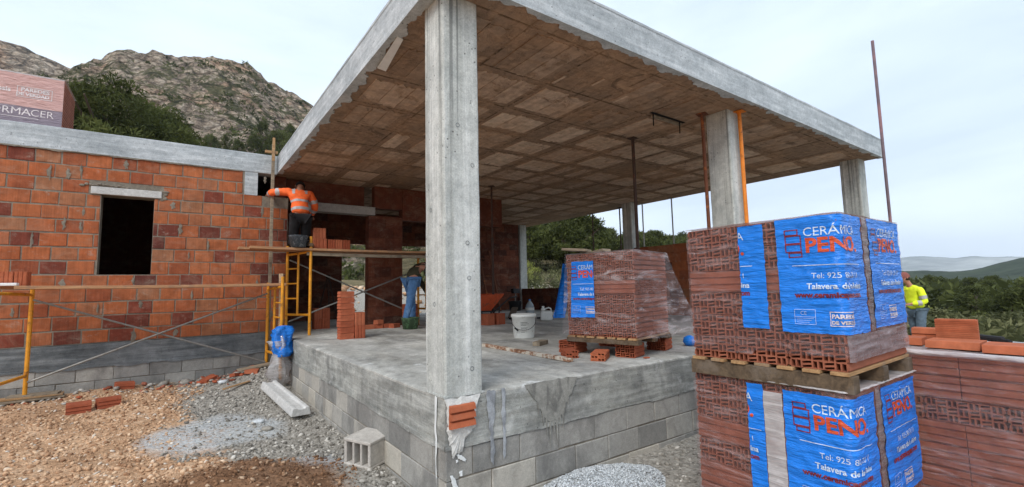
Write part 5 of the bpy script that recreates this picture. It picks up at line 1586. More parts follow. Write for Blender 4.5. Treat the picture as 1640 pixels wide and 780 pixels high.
stones('brown_clods', M['stone_brown'], xs[m3], ys[m3], sz[m3] * .85, seed=6, label='brown earth clods on the low heap in front')
n = 2600
xs = r_.uniform(.3, 4.2, n); ys = -2.2 * r_.uniform(0, 1, n) ** 1.2 - .02
stones('grey_gravel', M['stone_grey'], xs, ys, .006 + .02 * r_.uniform(0, 1, n) ** 3.5, seed=7, label='grey gravel along the front of the platform')
# white gravel heap at the front wall
hx, hy = 1.12, -.30
n = 16000
a = r_.uniform(0, 6.28, n); q = r_.uniform(0, 1, n) ** .5
xs = hx + .62 * q * np.cos(a); ys = hy + .34 * q * np.sin(a)
mm = ys < -.015; xs, ys, q = xs[mm], ys[mm], q[mm]
hh = gz(xs, ys) + .135 * np.clip(1 - q ** 1.7, 0, 1)
gh = MB()
gh.lathe([(.66, -.05)] + [(.62 * t_, .13 * (1 - t_ ** 1.7)) for t_ in (1, .85, .7, .5, .3, .15)] + [(0, .13)], 30, (0, 0, 0), 1, .55)
o = gh.build('white_gravel_heap', M['white_mortar'], None, True); o.location = (hx, hy, float(gz(hx, hy)) - .0); tag(o, 'white gravel heap against the front of the platform', 'gravel heap', None, 'stuff')
stones('white_gravel', M['stone_white'], xs, ys, .0028 + .006 * r_.uniform(0, 1, len(xs)) ** 3, zs=hh, seed=8, label='white gravel grains of the heap against the platform')
# rubble along the wing
n = 420
xs = r_.uniform(-3.4, -.1, n); ys = 6.25 - np.abs(r_.normal(0, .28, n)); 
mm = (r_.uniform(0, 1, n) < np.clip(.25 + .9 * smooth(-2.2, -.4, xs), 0, 1)) & (ys < 6.26)
xs, ys = xs[mm], ys[mm]
stones('rubble', M['rubble'], xs, ys, .015 + .05 * r_.uniform(0, 1, len(xs)) ** 2.2, .3, .4, seed=9, label='broken brick and stone rubble along the foot of the wing')
GR = 'bigger broken pieces on the rubble'
labs = ['dark slate-like slab tipped against the blocks, left of the rubble', 'round pale boulder next to the tipped slab', 'broken orange brick at the left of the rubble', 'broken orange brick in the middle of the rubble', 'flat orange tile shard near the white lintel', 'pale flat stone in front of the orange shards', 'pale stone at the head of the white cement patch', 'long grey splinter of stone on the cement patch', 'red brick shard beside the board under the scaffold', 'yellowish wooden lath on the rubble', 'rounded stone at the bottom of the picture', 'flat grey stone among the ochre gravel in front']
spots = [(-1.60, 6.13, .11, 'stone_grey'), (-1.32, 6.1, .09, 'stone_grey'), (-1.03, 5.95, .12, 'brick'), (-.68, 5.75, .10, 'brick'), (-.48, 5.6, .11, 'brick'), (-.85, 5.55, .09, 'stone_white'), (-.66, 3.35, .06, 'stone_white'), (-.62, 3.0, .07, 'stone_grey'), (-.4, 6.0, .1, 'brick'), (-.72, 5.15, .0, 'lath'), (-1.35, .62, .05, 'stone_ochre'), (-1.66, 1.15, .05, 'stone_grey')]
for i, (x, y, s_, mt) in enumerate(spots):
    if mt == 'lath':
        mb = MB(); mb.box(-.2, -.02, 0, .2, .02, .014); o = mb.build('wooden_lath', M['wood'], None, False, .002); o.location = (x, y, g(x, y) + .035); o.rotation_euler = (R(3), R(-6), R(28)); tag(o, labs[i], 'lath'); continue
    if mt == 'brick':
        o = bpy.data.objects.new('broken_brick', plate_brick(s_ * 1.7, s_ * 1.0, s_ * .5, 120 + i, 1, 'brick')); COL.objects.link(o)
        o.location = (x, y, g(x, y) + .01); o.rotation_euler = (R(random.uniform(-12, 12)), R(random.uniform(-15, 15)), random.uniform(0, 3)); tag(o, labs[i], 'broken brick', GR); continue
    rg = np.random.default_rng(200 + i)
    Vv = ICO_V * (1 + rg.uniform(-.3, .25, (12, 1))) * np.array([1.1, .75, .38 if i != 1 else .7]) * s_
    o = link('stone', npmesh('stone', Vv, ICO_F, M[mt], np.full(20, .6)))
    o.location = (x, y, g(x, y) + s_ * .18); o.rotation_euler = (R(random.uniform(-14, 14)), R(-24 if i == 0 else 5), random.uniform(0, 3)); tag(o, labs[i], 'stone', GR)

# ================================================================== PEOPLE
def skin_mesh(nodes, edges, sub=2, smooth_factor=0):
    """nodes: {name: (pos, (rx, ry))}; first node is the root"""
    names = list(nodes); idx = {n_: i for i, n_ in enumerate(names)}
    me = bpy.data.meshes.new('skin')
    me.from_pydata([tuple(nodes[n_][0]) for n_ in names], [(idx[a], idx[b]) for a, b in edges], [])
    ob = bpy.data.objects.new('skin', me); COL.objects.link(ob)
    sk_ = ob.modifiers.new('skin', 'SKIN'); sk_.use_smooth_shade = True; sk_.branch_smoothing = .6
    for i, n_ in enumerate(names):
        d = me.skin_vertices[0].data[i]; rr_ = nodes[n_][1]
        d.radius = rr_ if isinstance(rr_, tuple) else (rr_, rr_)
        d.use_root = (i == 0)
    sb_ = ob.modifiers.new('sub', 'SUBSURF'); sb_.levels = sub; sb_.render_levels = sub
    dg = bpy.context.evaluated_depsgraph_get(); dg.update()
    out = bpy.data.meshes.new_from_object(ob.evaluated_get(dg))
    bpy.data.objects.remove(ob); bpy.data.meshes.remove(me)
    return out

def mb_from_mesh(mb, me, M_=None):
    vs = [(M_ @ v.co) if M_ is not None else v.co.copy() for v in me.vertices]
    mb.add(vs, [tuple(p.vertices) for p in me.polygons])

def head_shape(mb, c_, fw, upv, s=1.0):
    fw = Vector(fw).normalized(); upv = Vector(upv); sd = fw.cross(upv).normalized(); upv = sd.cross(fw).normalized()
    n, m_ = 20, 16; vs = []; fs = []
    for i in range(m_ + 1):
        ph = math.pi * i / m_
        for k_ in range(n):
            th_ = 2 * math.pi * k_ / n
            x = math.sin(ph) * math.cos(th_); y = math.sin(ph) * math.sin(th_); z = math.cos(ph)   # x forward
            rx, ry, rz_ = .095, .074, .118
            if z < 0: ry *= 1 - .28 * (-z) ** 1.5; rx *= 1 - .10 * (-z)
            px, py, pz = x * rx, y * ry, z * rz_
            if x > .55:
                nose = math.exp(-((y / .16) ** 2 + ((z + .12) / .2) ** 2)); px += .028 * nose
                for sy in (-1, 1): px -= .010 * math.exp(-(((y - sy * .38) / .16) ** 2 + ((z - .06) / .12) ** 2))
                px += .006 * math.exp(-((y / .3) ** 2 + ((z + .5) / .07) ** 2)); px += .010 * math.exp(-((y / .3) ** 2 + ((z + .85) / .15) ** 2))
                px -= .004 * math.exp(-((y / .3) ** 2 + ((z + .57) / .03) ** 2))
            vs.append(Vector(c_) + (fw * px + sd * py + upv * pz) * s)
    for i in range(m_):
        for k_ in range(n): fs.append((i * n + k_, (i + 1) * n + k_, (i + 1) * n + (k_ + 1) % n, i * n + (k_ + 1) % n))
    mb.add(vs, fs)
    for sy in (-1, 1):      # ears
        e_ = Vector(c_) + sd * (sy * .073 * s) - fw * .005 * s
        mb.lathe([(0, -.028), (.014, -.018), (.018, .006), (.010, .026), (0, .03)], 8, tuple(e_), .9, .6)
    return fw, sd, upv

def hand_shape(mb, wrist, dirv, palm_n, curl=.5, s=1.0):
    d = Vector(dirv).normalized(); pn = Vector(palm_n); sd = d.cross(pn).normalized(); pn = sd.cross(d).normalized()
    w_ = Vector(wrist)
    poly = [(math.cos(q) * .040, math.sin(q) * .015) for q in np.linspace(0, 2 * math.pi, 12, endpoint=False)]
    mb.prism(poly, [(w_ - d * .03, sd * .7, pn * 1.3), (w_ + d * .01, sd * .85, pn * 1.1), (w_ + d * .05, sd, pn), (w_ + d * .085, sd * .98, pn * .85)])
    for i, (off, ln_) in enumerate(((-.029, .072), (-.010, .082), (.010, .076), (.028, .06))):
        p0 = w_ + d * .075 + sd * off; q = curl
        p1 = p0 + (d * math.cos(q * .5) + pn * math.sin(q * .5)) * ln_ * .45
        p2 = p1 + (d * math.cos(q * 1.4) + pn * math.sin(q * 1.4)) * ln_ * .33
        p3 = p2 + (d * math.cos(q * 2.2) + pn * math.sin(q * 2.2)) * ln_ * .25
        mb.tube([p0, p1, p2, p3], [.0095, .009, .008, .006], 7)
    p0 = w_ + d * .02 - sd * .032; p1 = p0 + (d * .6 - sd * .75 + pn * .25) * .04; p2 = p1 + (d * .9 - sd * .2 + pn * .35) * .032
    mb.tube([p0, p1, p2], [.013, .010, .007], 7)

def band_from(me, test, off=.004):
    mb = MB()
    nrm = {v.index: v.normal for v in me.vertices}
    for p in me.polygons:
        if test(p.center): mb.add([me.vertices[i].co + nrm[i] * off for i in p.vertices], [tuple(range(len(p.vertices)))])
    return mb

def seg_t(p, a, b):
    a = Vector(a); b = Vector(b); d = b - a
    t_ = (p - a).dot(d) / d.length_squared
    return t_, (p - (a + d * t_)).length

def person(label, base, J, face, top, trousers, bands=None, hat='hair', hat_col='hair', fat=1.0, palm=(0, 0, -1), curl=.7, shirt_h=1.0):
    th = thing('person', label, 'person', base)
    off = -Vector(base)
    V_ = {k_: Vector(v) + off for k_, v in J.items()}
    lerp = lambda a, b, t_: V_[a].lerp(V_[b], t_) if isinstance(a, str) else a.lerp(b, t_)
    # body: one continuous figure under the clothes
    nd = {'pelvis': (V_['pelvis'], (.125, .095)), 'spine': (lerp('pelvis', 'chest', .5), (.115, .09)), 'chest': (V_['chest'], (.135, .10)),
          'neckb': (lerp('chest', 'neck', .7), (.075, .07)), 'neck': (V_['neck'], (.052, .052)), 'head': (lerp('neck', 'head', .8), (.055, .055))}
    ed = [('pelvis', 'spine'), ('spine', 'chest'), ('chest', 'neckb'), ('neckb', 'neck'), ('neck', 'head')]
    for s_ in 'LR':
        nd.update({'sh' + s_: (V_['sh' + s_], .055), 'el' + s_: (V_['el' + s_], .04), 'wr' + s_: (V_['ha' + s_], (.028, .024)),
                   'hip' + s_: (V_['hip' + s_], .082), 'kn' + s_: (V_['kn' + s_], .056), 'an' + s_: (V_['an' + s_], .038), 'to' + s_: (V_['to' + s_], .03)})
        ed += [('chest', 'sh' + s_), ('sh' + s_, 'el' + s_), ('el' + s_, 'wr' + s_), ('pelvis', 'hip' + s_), ('hip' + s_, 'kn' + s_), ('kn' + s_, 'an' + s_), ('an' + s_, 'to' + s_)]
    mb = MB(); mb_from_mesh(mb, skin_mesh(nd, ed, 2))
    f_, sd_, u_ = head_shape(mb, V_['head'], face, V_['head'] - V_['neck'] if abs(Vector(face).normalized().dot((V_['head'] - V_['neck']).normalized())) < .9 else Vector((0, 0, 1)))
    for s_ in 'LR':
        hand_shape(mb, V_['ha' + s_], V_['ha' + s_] - V_['el' + s_], palm, curl)
    mb.build('body', M['skin'], th, True)
    # jacket
    jn = {'hem': (lerp('pelvis', 'chest', .02), (.165 * fat, .135 * fat)), 'waist': (lerp('pelvis', 'chest', .35), (.158 * fat, .13 * fat)), 'rib': (lerp('pelvis', 'chest', .72), (.165 * fat, .135 * fat)), 'chest': (V_['chest'], (.16 * fat, .125 * fat)), 'col': (lerp('chest', 'neck', .75), (.08, .075))}
    je = [('hem', 'waist'), ('waist', 'rib'), ('rib', 'chest'), ('chest', 'col')]
    for s_ in 'LR':
        jn.update({'sh' + s_: (V_['sh' + s_], .083), 'ua' + s_: (lerp('sh' + s_, 'el' + s_, .5), .072), 'el' + s_: (V_['el' + s_], .064), 'fa' + s_: (lerp('el' + s_, 'ha' + s_, .55), .056), 'cu' + s_: (lerp('el' + s_, 'ha' + s_, .93), .047)})
        je += [('chest', 'sh' + s_), ('sh' + s_, 'ua' + s_), ('ua' + s_, 'el' + s_), ('el' + s_, 'fa' + s_), ('fa' + s_, 'cu' + s_)]
    jm = skin_mesh(jn, je, 3)
    for v in jm.vertices:
        q = v.co * 13
        v.co += v.normal * (.010 * noise.noise(q) + .006 * noise.noise(q * 2.3))
    jm.materials.clear(); jm.materials.append(M[top])
    jo = link('jacket' if bands else 'shirt', jm, th, True)
    if bands:
        ch = V_['chest']; pv_ = V_['pelvis']
        def test(c_):
            t_, d_ = seg_t(c_, pv_, ch)
            da = min(seg_t(c_, V_['sh' + s_], V_['el' + s_])[1] if 0 < seg_t(c_, V_['sh' + s_], V_['el' + s_])[0] else 9 for s_ in 'LR')
            if d_ < .25 and 0 < t_ < 1 and da > .085:
                return any(a < t_ < b for a, b in bands['torso'])
            for s_ in 'LR':
                t2, d2 = seg_t(c_, V_['el' + s_], V_['ha' + s_])
                if d2 < .09 and .25 < t2 < .52: return True
                t3, d3 = seg_t(c_, V_['sh' + s_], V_['el' + s_])
                if d3 < .10 and .55 < t3 < .78: return True
            if bands.get('braces') and t_ >= .55:
                sdv = (V_['shR'] - V_['shL']).normalized(); x = (c_ - ch).dot(sdv)
                if .08 < abs(x) < .125 and d_ < .3: return True
            return False
        bm_2 = band_from(jm, test); 
        if bm_2.f: bm_2.build('reflective_band', M['reflect'], jo, True)
    tn = {'pelvis': (lerp('pelvis', 'chest', .05), (.145, .115))}
    te = []
    for s_ in 'LR':
        tn.update({'hip' + s_: (V_['hip' + s_], .105), 'th' + s_: (lerp('hip' + s_, 'kn' + s_, .5), .09), 'kn' + s_: (V_['kn' + s_], .074), 'ca' + s_: (lerp('kn' + s_, 'an' + s_, .45), .068), 'an' + s_: (lerp('kn' + s_, 'an' + s_, .94), .062)})
        te += [('pelvis', 'hip' + s_), ('hip' + s_, 'th' + s_), ('th' + s_, 'kn' + s_), ('kn' + s_, 'ca' + s_), ('ca' + s_, 'an' + s_)]
    tm = skin_mesh(tn, te, 3)
    for v in tm.vertices:
        q = v.co * 14
        v.co += v.normal * (.008 * noise.noise(q) + .005 * noise.noise(q * 2.4))
    tm.materials.clear(); tm.materials.append(M[trousers])
    link('trousers', tm, th, True)
    for s_ in 'LR':
        bmh = skin_mesh({'a': (V_['an' + s_] + (V_['kn' + s_] - V_['an' + s_]).normalized() * .05, .055), 'b': (V_['an' + s_], (.055, .05)), 'c': (lerp('an' + s_, 'to' + s_, .6), (.05, .042)), 'd': (V_['to' + s_], (.048, .036))}, [('a', 'b'), ('b', 'c'), ('c', 'd')], 2)
        bmh.materials.clear(); bmh.materials.append(M['boot']); link('boot', bmh, th, True)
    # hair or cap
    hb = MB(); n, m_ = 20, 9; vs = []; fs = []
    hs = 1.0
    for i in range(m_ + 1):
        ph = (math.pi * (.66 if hat == 'hair' else .5)) * i / m_
        for k_ in range(n):
            q = 2 * math.pi * k_ / n
            x, y, z = math.sin(ph) * math.cos(q), math.sin(ph) * math.sin(q), math.cos(ph)
            px = x * .104 - .006; py = y * .083; pz = z * .126
            if hat == 'hair' and x > .3 and z < .45: pz = max(pz, .045); px = min(px, .088)
            vs.append(V_['head'] + f_ * px + sd_ * py + u_ * pz)
    for i in range(m_):
        for k_ in range(n): fs.append((i * n + k_, (i + 1) * n + k_, (i + 1) * n + (k_ + 1) % n, i * n + (k_ + 1) % n))
    hb.add(vs, fs)
    if hat == 'cap':
        vv = []
        for k_ in range(9):
            q = -1.1 + 2.2 * k_ / 8
            for r_ in (.095, .165):
                vv.append(V_['head'] + f_ * (math.cos(q) * r_) + sd_ * (math.sin(q) * .08) + u_ * (.012 - .05 * (r_ - .095)))
        hb.add(vv, [(2 * k_, 2 * k_ + 1, 2 * k_ + 3, 2 * k_ + 2) for k_ in range(8)])
    hb.build('hair' if hat == 'hair' else 'cap', M[hat_col], th, True)
    if hat == 'cap':
        hb = MB(); hb.lathe([(.074, -.055), (.078, -.02), (.080, .02)], 16, tuple(V_['head'] - f_ * .012), 1.0, 1.0); hb.build('hair', M['hair'], th, True)
    return th

zk = 1.49
person('man in orange high visibility jacket and black trousers kneeling on the high deck', (.25, 5.9, zk),
       dict(pelvis=(.23, 5.86, 2.06), chest=(.215, 5.93, 2.44), neck=(.235, 6.0, 2.565), head=(.265, 6.12, 2.63),
            shL=(.045, 5.96, 2.50), elL=(-.20, 6.05, 2.475), haL=(-.22, 6.30, 2.47), shR=(.39, 5.94, 2.50), elR=(.50, 5.98, 2.27), haR=(.47, 6.17, 2.12),
            hipL=(.145, 5.86, 2.02), knL=(.13, 5.99, 1.60), anL=(.12, 5.65, 1.545), toL=(.12, 5.56, 1.53), hipR=(.325, 5.86, 2.02), knR=(.35, 5.99, 1.60), anR=(.36, 5.67, 1.545), toR=(.36, 5.58, 1.53)),
       (.1, .75, -.85), 'hiviz_orange', 'black_cloth', dict(torso=[(.24, .35), (.62, .73)], braces=True), 'hair', 'hair', 1.0, (0, 0, -1), .5)
person('man in blue jeans and dark olive top bending over by the brick pillar', (2.2, 5.66, 0),
       dict(pelvis=(2.20, 5.62, .93), chest=(2.40, 5.76, 1.20), neck=(2.55, 5.86, 1.24), head=(2.66, 5.92, 1.19),
            shL=(2.40, 5.96, 1.15), elL=(2.58, 6.02, .88), haL=(2.74, 5.98, .62), shR=(2.50, 5.62, 1.15), elR=(2.62, 5.58, .86), haR=(2.76, 5.68, .62),
            hipL=(2.18, 5.72, .88), knL=(2.31, 5.83, .48), anL=(2.31, 5.80, .09), toL=(2.45, 5.86, .045), hipR=(2.20, 5.52, .88), knR=(2.13, 5.54, .47), anR=(2.02, 5.54, .09), toR=(2.16, 5.52, .045)),
       (.7, .1, -.7), 'olive_cloth', 'jeans', None, 'hair', 'hair', .92, (0, 0, -1), .8)
pc = Vector((11.45, .26, 0)); fw3 = Vector((-.811, .585, 0)); sd3 = Vector((.585, .811, 0))
zz3 = g(11.35, .33)
def W3p(f, s_, z): return tuple(pc + fw3 * f + sd3 * s_ + Vector((0, 0, z)))
tz = .90
person('man in yellow high visibility jacket and faded red cap, in profile beyond the stacked pallets', (pc.x, pc.y, zz3),
       dict(pelvis=W3p(0, 0, .06), chest=W3p(.05, 0, .47), neck=W3p(.12, 0, .63), head=W3p(.19, 0, .76),
            shL=W3p(.05, -.19, .52), elL=W3p(.02, -.25, .24), haL=W3p(.26, -.16, .20), shR=W3p(.05, .19, .52), elR=W3p(.05, .24, .24), haR=W3p(.28, .14, .2),
            hipL=W3p(0, -.1, .02), knL=W3p(.05, -.11, -.40), anL=W3p(-.02, -.12, zz3 + .085), toL=W3p(.14, -.12, zz3 + .045), hipR=W3p(0, .1, .02), knR=W3p(.0, .11, -.40), anR=W3p(-.05, .12, zz3 + .085), toR=W3p(.11, .12, zz3 + .045)),
       tuple(fw3 + Vector((0, 0, -.25))), 'hiviz_yellow', 'grey_jeans', dict(torso=[(.28, .44)]), 'cap', 'cap', 1.08, (0, 0, -1), .9)

# ================================================================== PLANTS
def leaves(centers, radii, per, size, rng, tones, squash=.8, aspect=.45, droop=0.0):
    n = len(centers); N_ = n * per
    c_ = np.repeat(centers, per, 0); r_2 = np.repeat(radii, per)
    d = rng.normal(0, 1, (N_, 3)); d /= np.linalg.norm(d, axis=1)[:, None]
    rad = r_2 * rng.uniform(.15, 1, N_) ** .45
    p = c_ + d * rad[:, None] * np.array([1, 1, squash])
    a = rng.normal(0, 1, (N_, 3)) + d * .8; a[:, 2] += .2 - droop; a /= np.linalg.norm(a, axis=1)[:, None]
    b = np.cross(a, rng.normal(0, 1, (N_, 3))); b /= np.linalg.norm(b, axis=1)[:, None]
    s = size * rng.uniform(.55, 1.3, N_)
    a = a * s[:, None]; b = b * (s * aspect)[:, None]
    V_ = np.stack([p - a * .2, p + a * .35 + b * .5, p + a, p + a * .35 - b * .5], 1).reshape(-1, 3)
    F_ = np.arange(N_ * 4).reshape(-1, 4)
    t_ = np.clip(np.repeat(tones, per) + rng.uniform(-.18, .18, N_), 0, 1)
    return V_, F_, t_

def crown_mesh(name, seed, kind):
    rng = np.random.default_rng(seed)
    if kind == 'pine':            # rounded irregular Aleppo pine, unit height about 1 (crown from .28 to 1)
        n = 54
        th_ = rng.uniform(0, 6.28, n); zz_ = rng.uniform(.26, .98, n)
        prof = np.interp(zz_, [.2, .35, .55, .75, .9, 1.0], [.22, .36, .40, .34, .20, .05])
        rr_ = prof * rng.uniform(.35, 1.05, n)
        c_ = np.stack([rr_ * np.cos(th_), rr_ * np.sin(th_), zz_], -1)
        V_, F_, t_ = leaves(c_, rng.uniform(.07, .14, n), 95, .055, rng, rng.uniform(.1, .9, n), .7, .35)
        return npmesh(name, V_, F_, M['pine_leaf'], t_)
    if kind == 'big':             # the same pine seen near: many small needle tufts
        n = 150
        th_ = rng.uniform(0, 6.28, n); zz_ = rng.uniform(.12, .98, n)
        prof = np.interp(zz_, [.1, .3, .5, .7, .88, 1.0], [.40, .48, .46, .37, .22, .05])
        rr_ = prof * rng.uniform(.45, 1.05, n)
        c_ = np.stack([rr_ * np.cos(th_), rr_ * np.sin(th_), zz_], -1)
        V_, F_, t_ = leaves(c_, rng.uniform(.05, .105, n), 210, .026, rng, rng.uniform(.05, .8, n), .62, .3)
        return npmesh(name, V_, F_, M['pine_leaf'], t_)
    if kind == 'bush':
        n = 30
        d = rng.normal(0, 1, (n, 3)); d /= np.linalg.norm(d, axis=1)[:, None]
        c_ = d * np.array([.42, .42, .34]) * rng.uniform(.3, 1, (n, 1)); c_[:, 2] += .42
        V_, F_, t_ = leaves(c_, rng.uniform(.12, .22, n), 60, .085, rng, rng.uniform(.1, .9, n), .8, .5)
        V_[:, 2] = np.maximum(V_[:, 2], .0)
        return npmesh(name, V_, F_, M['olive_leaf'], t_)
    if kind in ('light', 'twig'):
        n = 46
        th_ = rng.uniform(0, 6.28, n); zz_ = rng.uniform(.30, .98, n)
        prof = np.interp(zz_, [.25, .45, .7, .9, 1.0], [.25, .42, .42, .28, .1])
        rr_ = prof * rng.uniform(.2, 1.05, n)
        c_ = np.stack([rr_ * np.cos(th_), rr_ * np.sin(th_), zz_], -1)
        V_, F_, t_ = leaves(c_, rng.uniform(.06, .14, n), 46 if kind == 'light' else 40, .036 if kind == 'light' else .06, rng, rng.uniform(.1, .95, n), .9, .5 if kind == 'light' else .07)
        return npmesh(name, V_, F_, M['light_leaf' if kind == 'light' else 'twig_leaf'], t_)

def trunk_mesh(name, seed, kind):
    rr_ = random.Random(seed); mb = MB()
    if kind == 'bush':
        for i in range(5):
            q = rr_.uniform(0, 6.28); mb.tube([(0, 0, -.08), (.1 * math.cos(q), .1 * math.sin(q), .25), (.24 * math.cos(q), .24 * math.sin(q), .55)], [.025, .018, .008], 5)
    else:
        top_ = .85 if kind in ('pine', 'big') else .55
        pts = [(rr_.uniform(-.015, .015) * i, rr_.uniform(-.015, .015) * i, -.05 + (top_ + .05) * i / 5) for i in range(6)]
        mb.tube(pts, [.032, .027, .023, .018, .012, .005], 7)
        for i in range(9):
            q = rr_.uniform(0, 6.28); z = rr_.uniform(.22, .62); l_ = rr_.uniform(.2, .36)
            mb.tube([(0, 0, z), (l_ * .5 * math.cos(q), l_ * .5 * math.sin(q), z + l_ * .35), (l_ * math.cos(q), l_ * math.sin(q), z + l_ * .75)], [.013, .009, .004], 5)
    return mb.mesh(name, M['bark'])
KINDS = {}
for kd, ns in (('pine', 5), ('big', 2), ('bush', 3), ('light', 2), ('twig', 2)):
    KINDS[kd] = [(crown_mesh('crown', 300 + 10 * i + len(kd), kd), trunk_mesh('trunk', 400 + i, kd)) for i in range(ns)]
def plant(name, label, cat, x, y, z, h, kd, var, group=None, wd=1.0, rz=None):
    th = thing(name, label, cat, (x, y, z), random.uniform(0, 6.28) if rz is None else rz, group)
    th.scale = (h * wd, h * wd, h)
    cm, tm = KINDS[kd][var % len(KINDS[kd])]
    o = bpy.data.objects.new('crown', cm); COL.objects.link(o); o.parent = th
    o = bpy.data.objects.new('trunk', tm); COL.objects.link(o); o.parent = th
    return th
def hill_z(hill, x, y):
    az, rr_, Z = hill
    a = math.atan2(x - CAM.x, y - CAM.y); q = math.hypot(x - CAM.x, y - CAM.y)
    i = min(max(int(np.searchsorted(az, a)) - 1, 0), len(az) - 2); j = min(max(int(np.searchsorted(rr_, q)) - 1, 0), len(rr_) - 2)
    fa = (a - az[i]) / (az[i + 1] - az[i]); fq = (q - rr_[j]) / (rr_[j + 1] - rr_[j])
    fa = min(max(fa, 0), 1); fq = min(max(fq, 0), 1)
    return (Z[i, j] * (1 - fa) + Z[i + 1, j] * fa) * (1 - fq) + (Z[i, j + 1] * (1 - fa) + Z[i + 1, j + 1] * fa) * fq
def polar(azd, r): return CAM.x + r * math.sin(R(azd)), CAM.y + r * math.cos(R(azd))
def ground_at(azd, r, x, y):
    zs = [g(x, y)]
    if r > 31 and 18 < azd < 124: zs.append(float(hill_z(fhill, x, y)))
    if r > 49 and -61 < azd < 39: zs.append(float(hill_z(rocky, x, y)))
    return max(zs)
def elev_plant(name, label, cat, azd, r, top_el, h, kd, var, group=None, wd=1.0):
    """plant of height h at compass direction azd and distance r standing on the ground there"""
    x, y = polar(azd, r); z = ground_at(azd, r, x, y)
    if h is None: h = top_el * r + .72 - z
    return plant(name, label, cat, x, y, z - .08, h, kd, var, group, wd)
# pines behind the wing
GP = 'pines behind the wing'
elev_plant('pine_tree', 'big dense dark pine behind the wing, right of the roof pallet', 'tree', -5.6, 30, .355, None, 'big', 0, GP, .86)
elev_plant('pine_tree', 'broad dark pine merging with the big one on its right side', 'tree', -3.0, 33, .330, None, 'big', 1, GP, .85)
elev_plant('pine_tree', 'shorter pine at the right end of the dark clump behind the wing', 'tree', -.6, 34, .276, None, 'big', 0, GP, .8)
elev_plant('pine_tree', 'pine mostly hidden behind the roof pallet', 'tree', -9.0, 32, .33, None, 'big', 1, GP, .85)
GS = 'small pines at the foot of the rocky hill'
for i, (azd, el_, lab) in enumerate(((2.2, .293, 'small pine peeping over the ring beam, next to the dark clump'), (3.5, .297, 'small pine peeping over the ring beam, second from the clump'), (4.7, .290, 'small pine over the ring beam, middle of the gap'), (5.9, .302, 'small sparse pine over the ring beam, left of the upright batten'), (7.0, .330, 'slender pine just left of the upright batten'), (8.6, .318, 'dark pine directly behind the clamp'), (10.0, .332, 'dark pine partly cut off by the roof edge'))):
    elev_plant('pine_tree', lab, 'tree', azd, 112 + (i * 7) % 11, el_, None, 'pine', i, GS, .62)
# trees seen through the house
elev_plant('almond_tree', 'yellow green tree in young leaf behind the low inner wall', 'tree', 37.6, 24, .058, None, 'light', 0, 'fresh green trees behind the house', 1.0)
elev_plant('almond_tree', 'smaller yellow green tree near the draped pallet, behind the low wall', 'tree', 42.3, 27, .03, None, 'light', 1, 'fresh green trees behind the house', .9)
elev_plant('bare_tree', 'bare greyish bushy tree right of the yellow green tree', 'tree', 40.3, 23, .034, None, 'twig', 0, None, 1.0)
elev_plant('tall_weed', 'pale green shoots rising just above the draped pallet', 'plant', 45.6, 19, .075, None, 'light', 1, None, .45)
elev_plant('bare_tree', 'bare tree left behind the corner column', 'tree', 33.5, 28, .05, None, 'twig', 1, None, .9)
# wooded hillside: individual trees
rr = random.Random(15)
cnt = 0
for k_ in range(900):
    azd = rr.choice((rr.uniform(32, 62), rr.uniform(32, 62), rr.uniform(62, 102)))
    r = 34 + 100 * rr.random() ** .75
    if azd < 60 and r < 44: continue
    if cnt >= 250: break
    x, y = polar(azd, r); h = rr.uniform(3.6, 6.0) * (1 if azd < 60 else .95)
    z = ground_at(azd, r, x, y)
    if azd > 62:
        lim = .72 + r * np.interp(azd, [62, 70, 76, 79, 84, 90, 104], [.06, .02, .012, -.002, .006, .016, .02])
        if z + h > lim: h = lim - z
        if h < 1.6: continue
    plant('pine_tree', 'dark green pine of the wood covering the far slopes beyond the house', 'tree', x, y, z - .1, h, 'pine', rr.randint(0, 4), 'pines of the wooded slopes', rr.uniform(.85, 1.2)); cnt += 1
# shrubs on the right, between the site and the wood
GB = 'shrubs between the site and the wood'
for k_ in range(120):
    azd = rr.uniform(60, 100); r = rr.uniform(17, 36)
    x, y = polar(azd, r); z = g(x, y)
    if r > 31: z = max(z, ground_at(azd, r, x, y))
    h = rr.uniform(.9, 2.2) * (.7 + r / 50)
    lim = .72 - r * (.075 if r < 22 else .035)
    h = min(h, lim - z)
    if h < .5: continue
    kd = rr.choice(('bush', 'bush', 'bush', 'bush', 'light', 'twig', 'bush'))
    lab = {'bush': 'olive green shrub on the rough ground beyond the pallets', 'light': 'yellow green shrub on the rough ground beyond the pallets', 'twig': 'bare grey shrub on the rough ground beyond the pallets'}[kd]
    plant('shrub', lab, 'shrub', x, y, z - .05, h, kd, rr.randint(0, 2), {'bush': GB, 'light': 'yellow green shrubs beyond the pallets', 'twig': 'bare shrubs beyond the pallets'}[kd], rr.uniform(1.0, 1.6))
# scrub dotted over the rocky hill: one mass
rng = np.random.default_rng(44)
Cc, Rr = [], []
for k_ in range(1900):
    azd = rng.uniform(-24, 24); r = rng.uniform(52, 208)
    x, y = polar(azd, r); z = float(hill_z(rocky, x, y))
    if fbm(np.array(x * .05), np.array(y * .05), 3, 91) + .22 * (1 - (r - 52) / 156) < .50: continue
    s_ = rng.uniform(.35, 1.0) * (1.0 if r < 110 else 1.25)
    Cc.append((x, y, z + s_ * .45)); Rr.append(s_)
V_, F_, t_ = leaves(np.array(Cc), np.array(Rr), 26, .62, rng, rng.uniform(0, .8, len(Cc)), .75, .6)
tag(link('hillside_scrub', npmesh('hillside_scrub', V_, F_, M['pine_leaf'], t_)), 'dark scrub dotted over the rocky hill', kind='stuff')
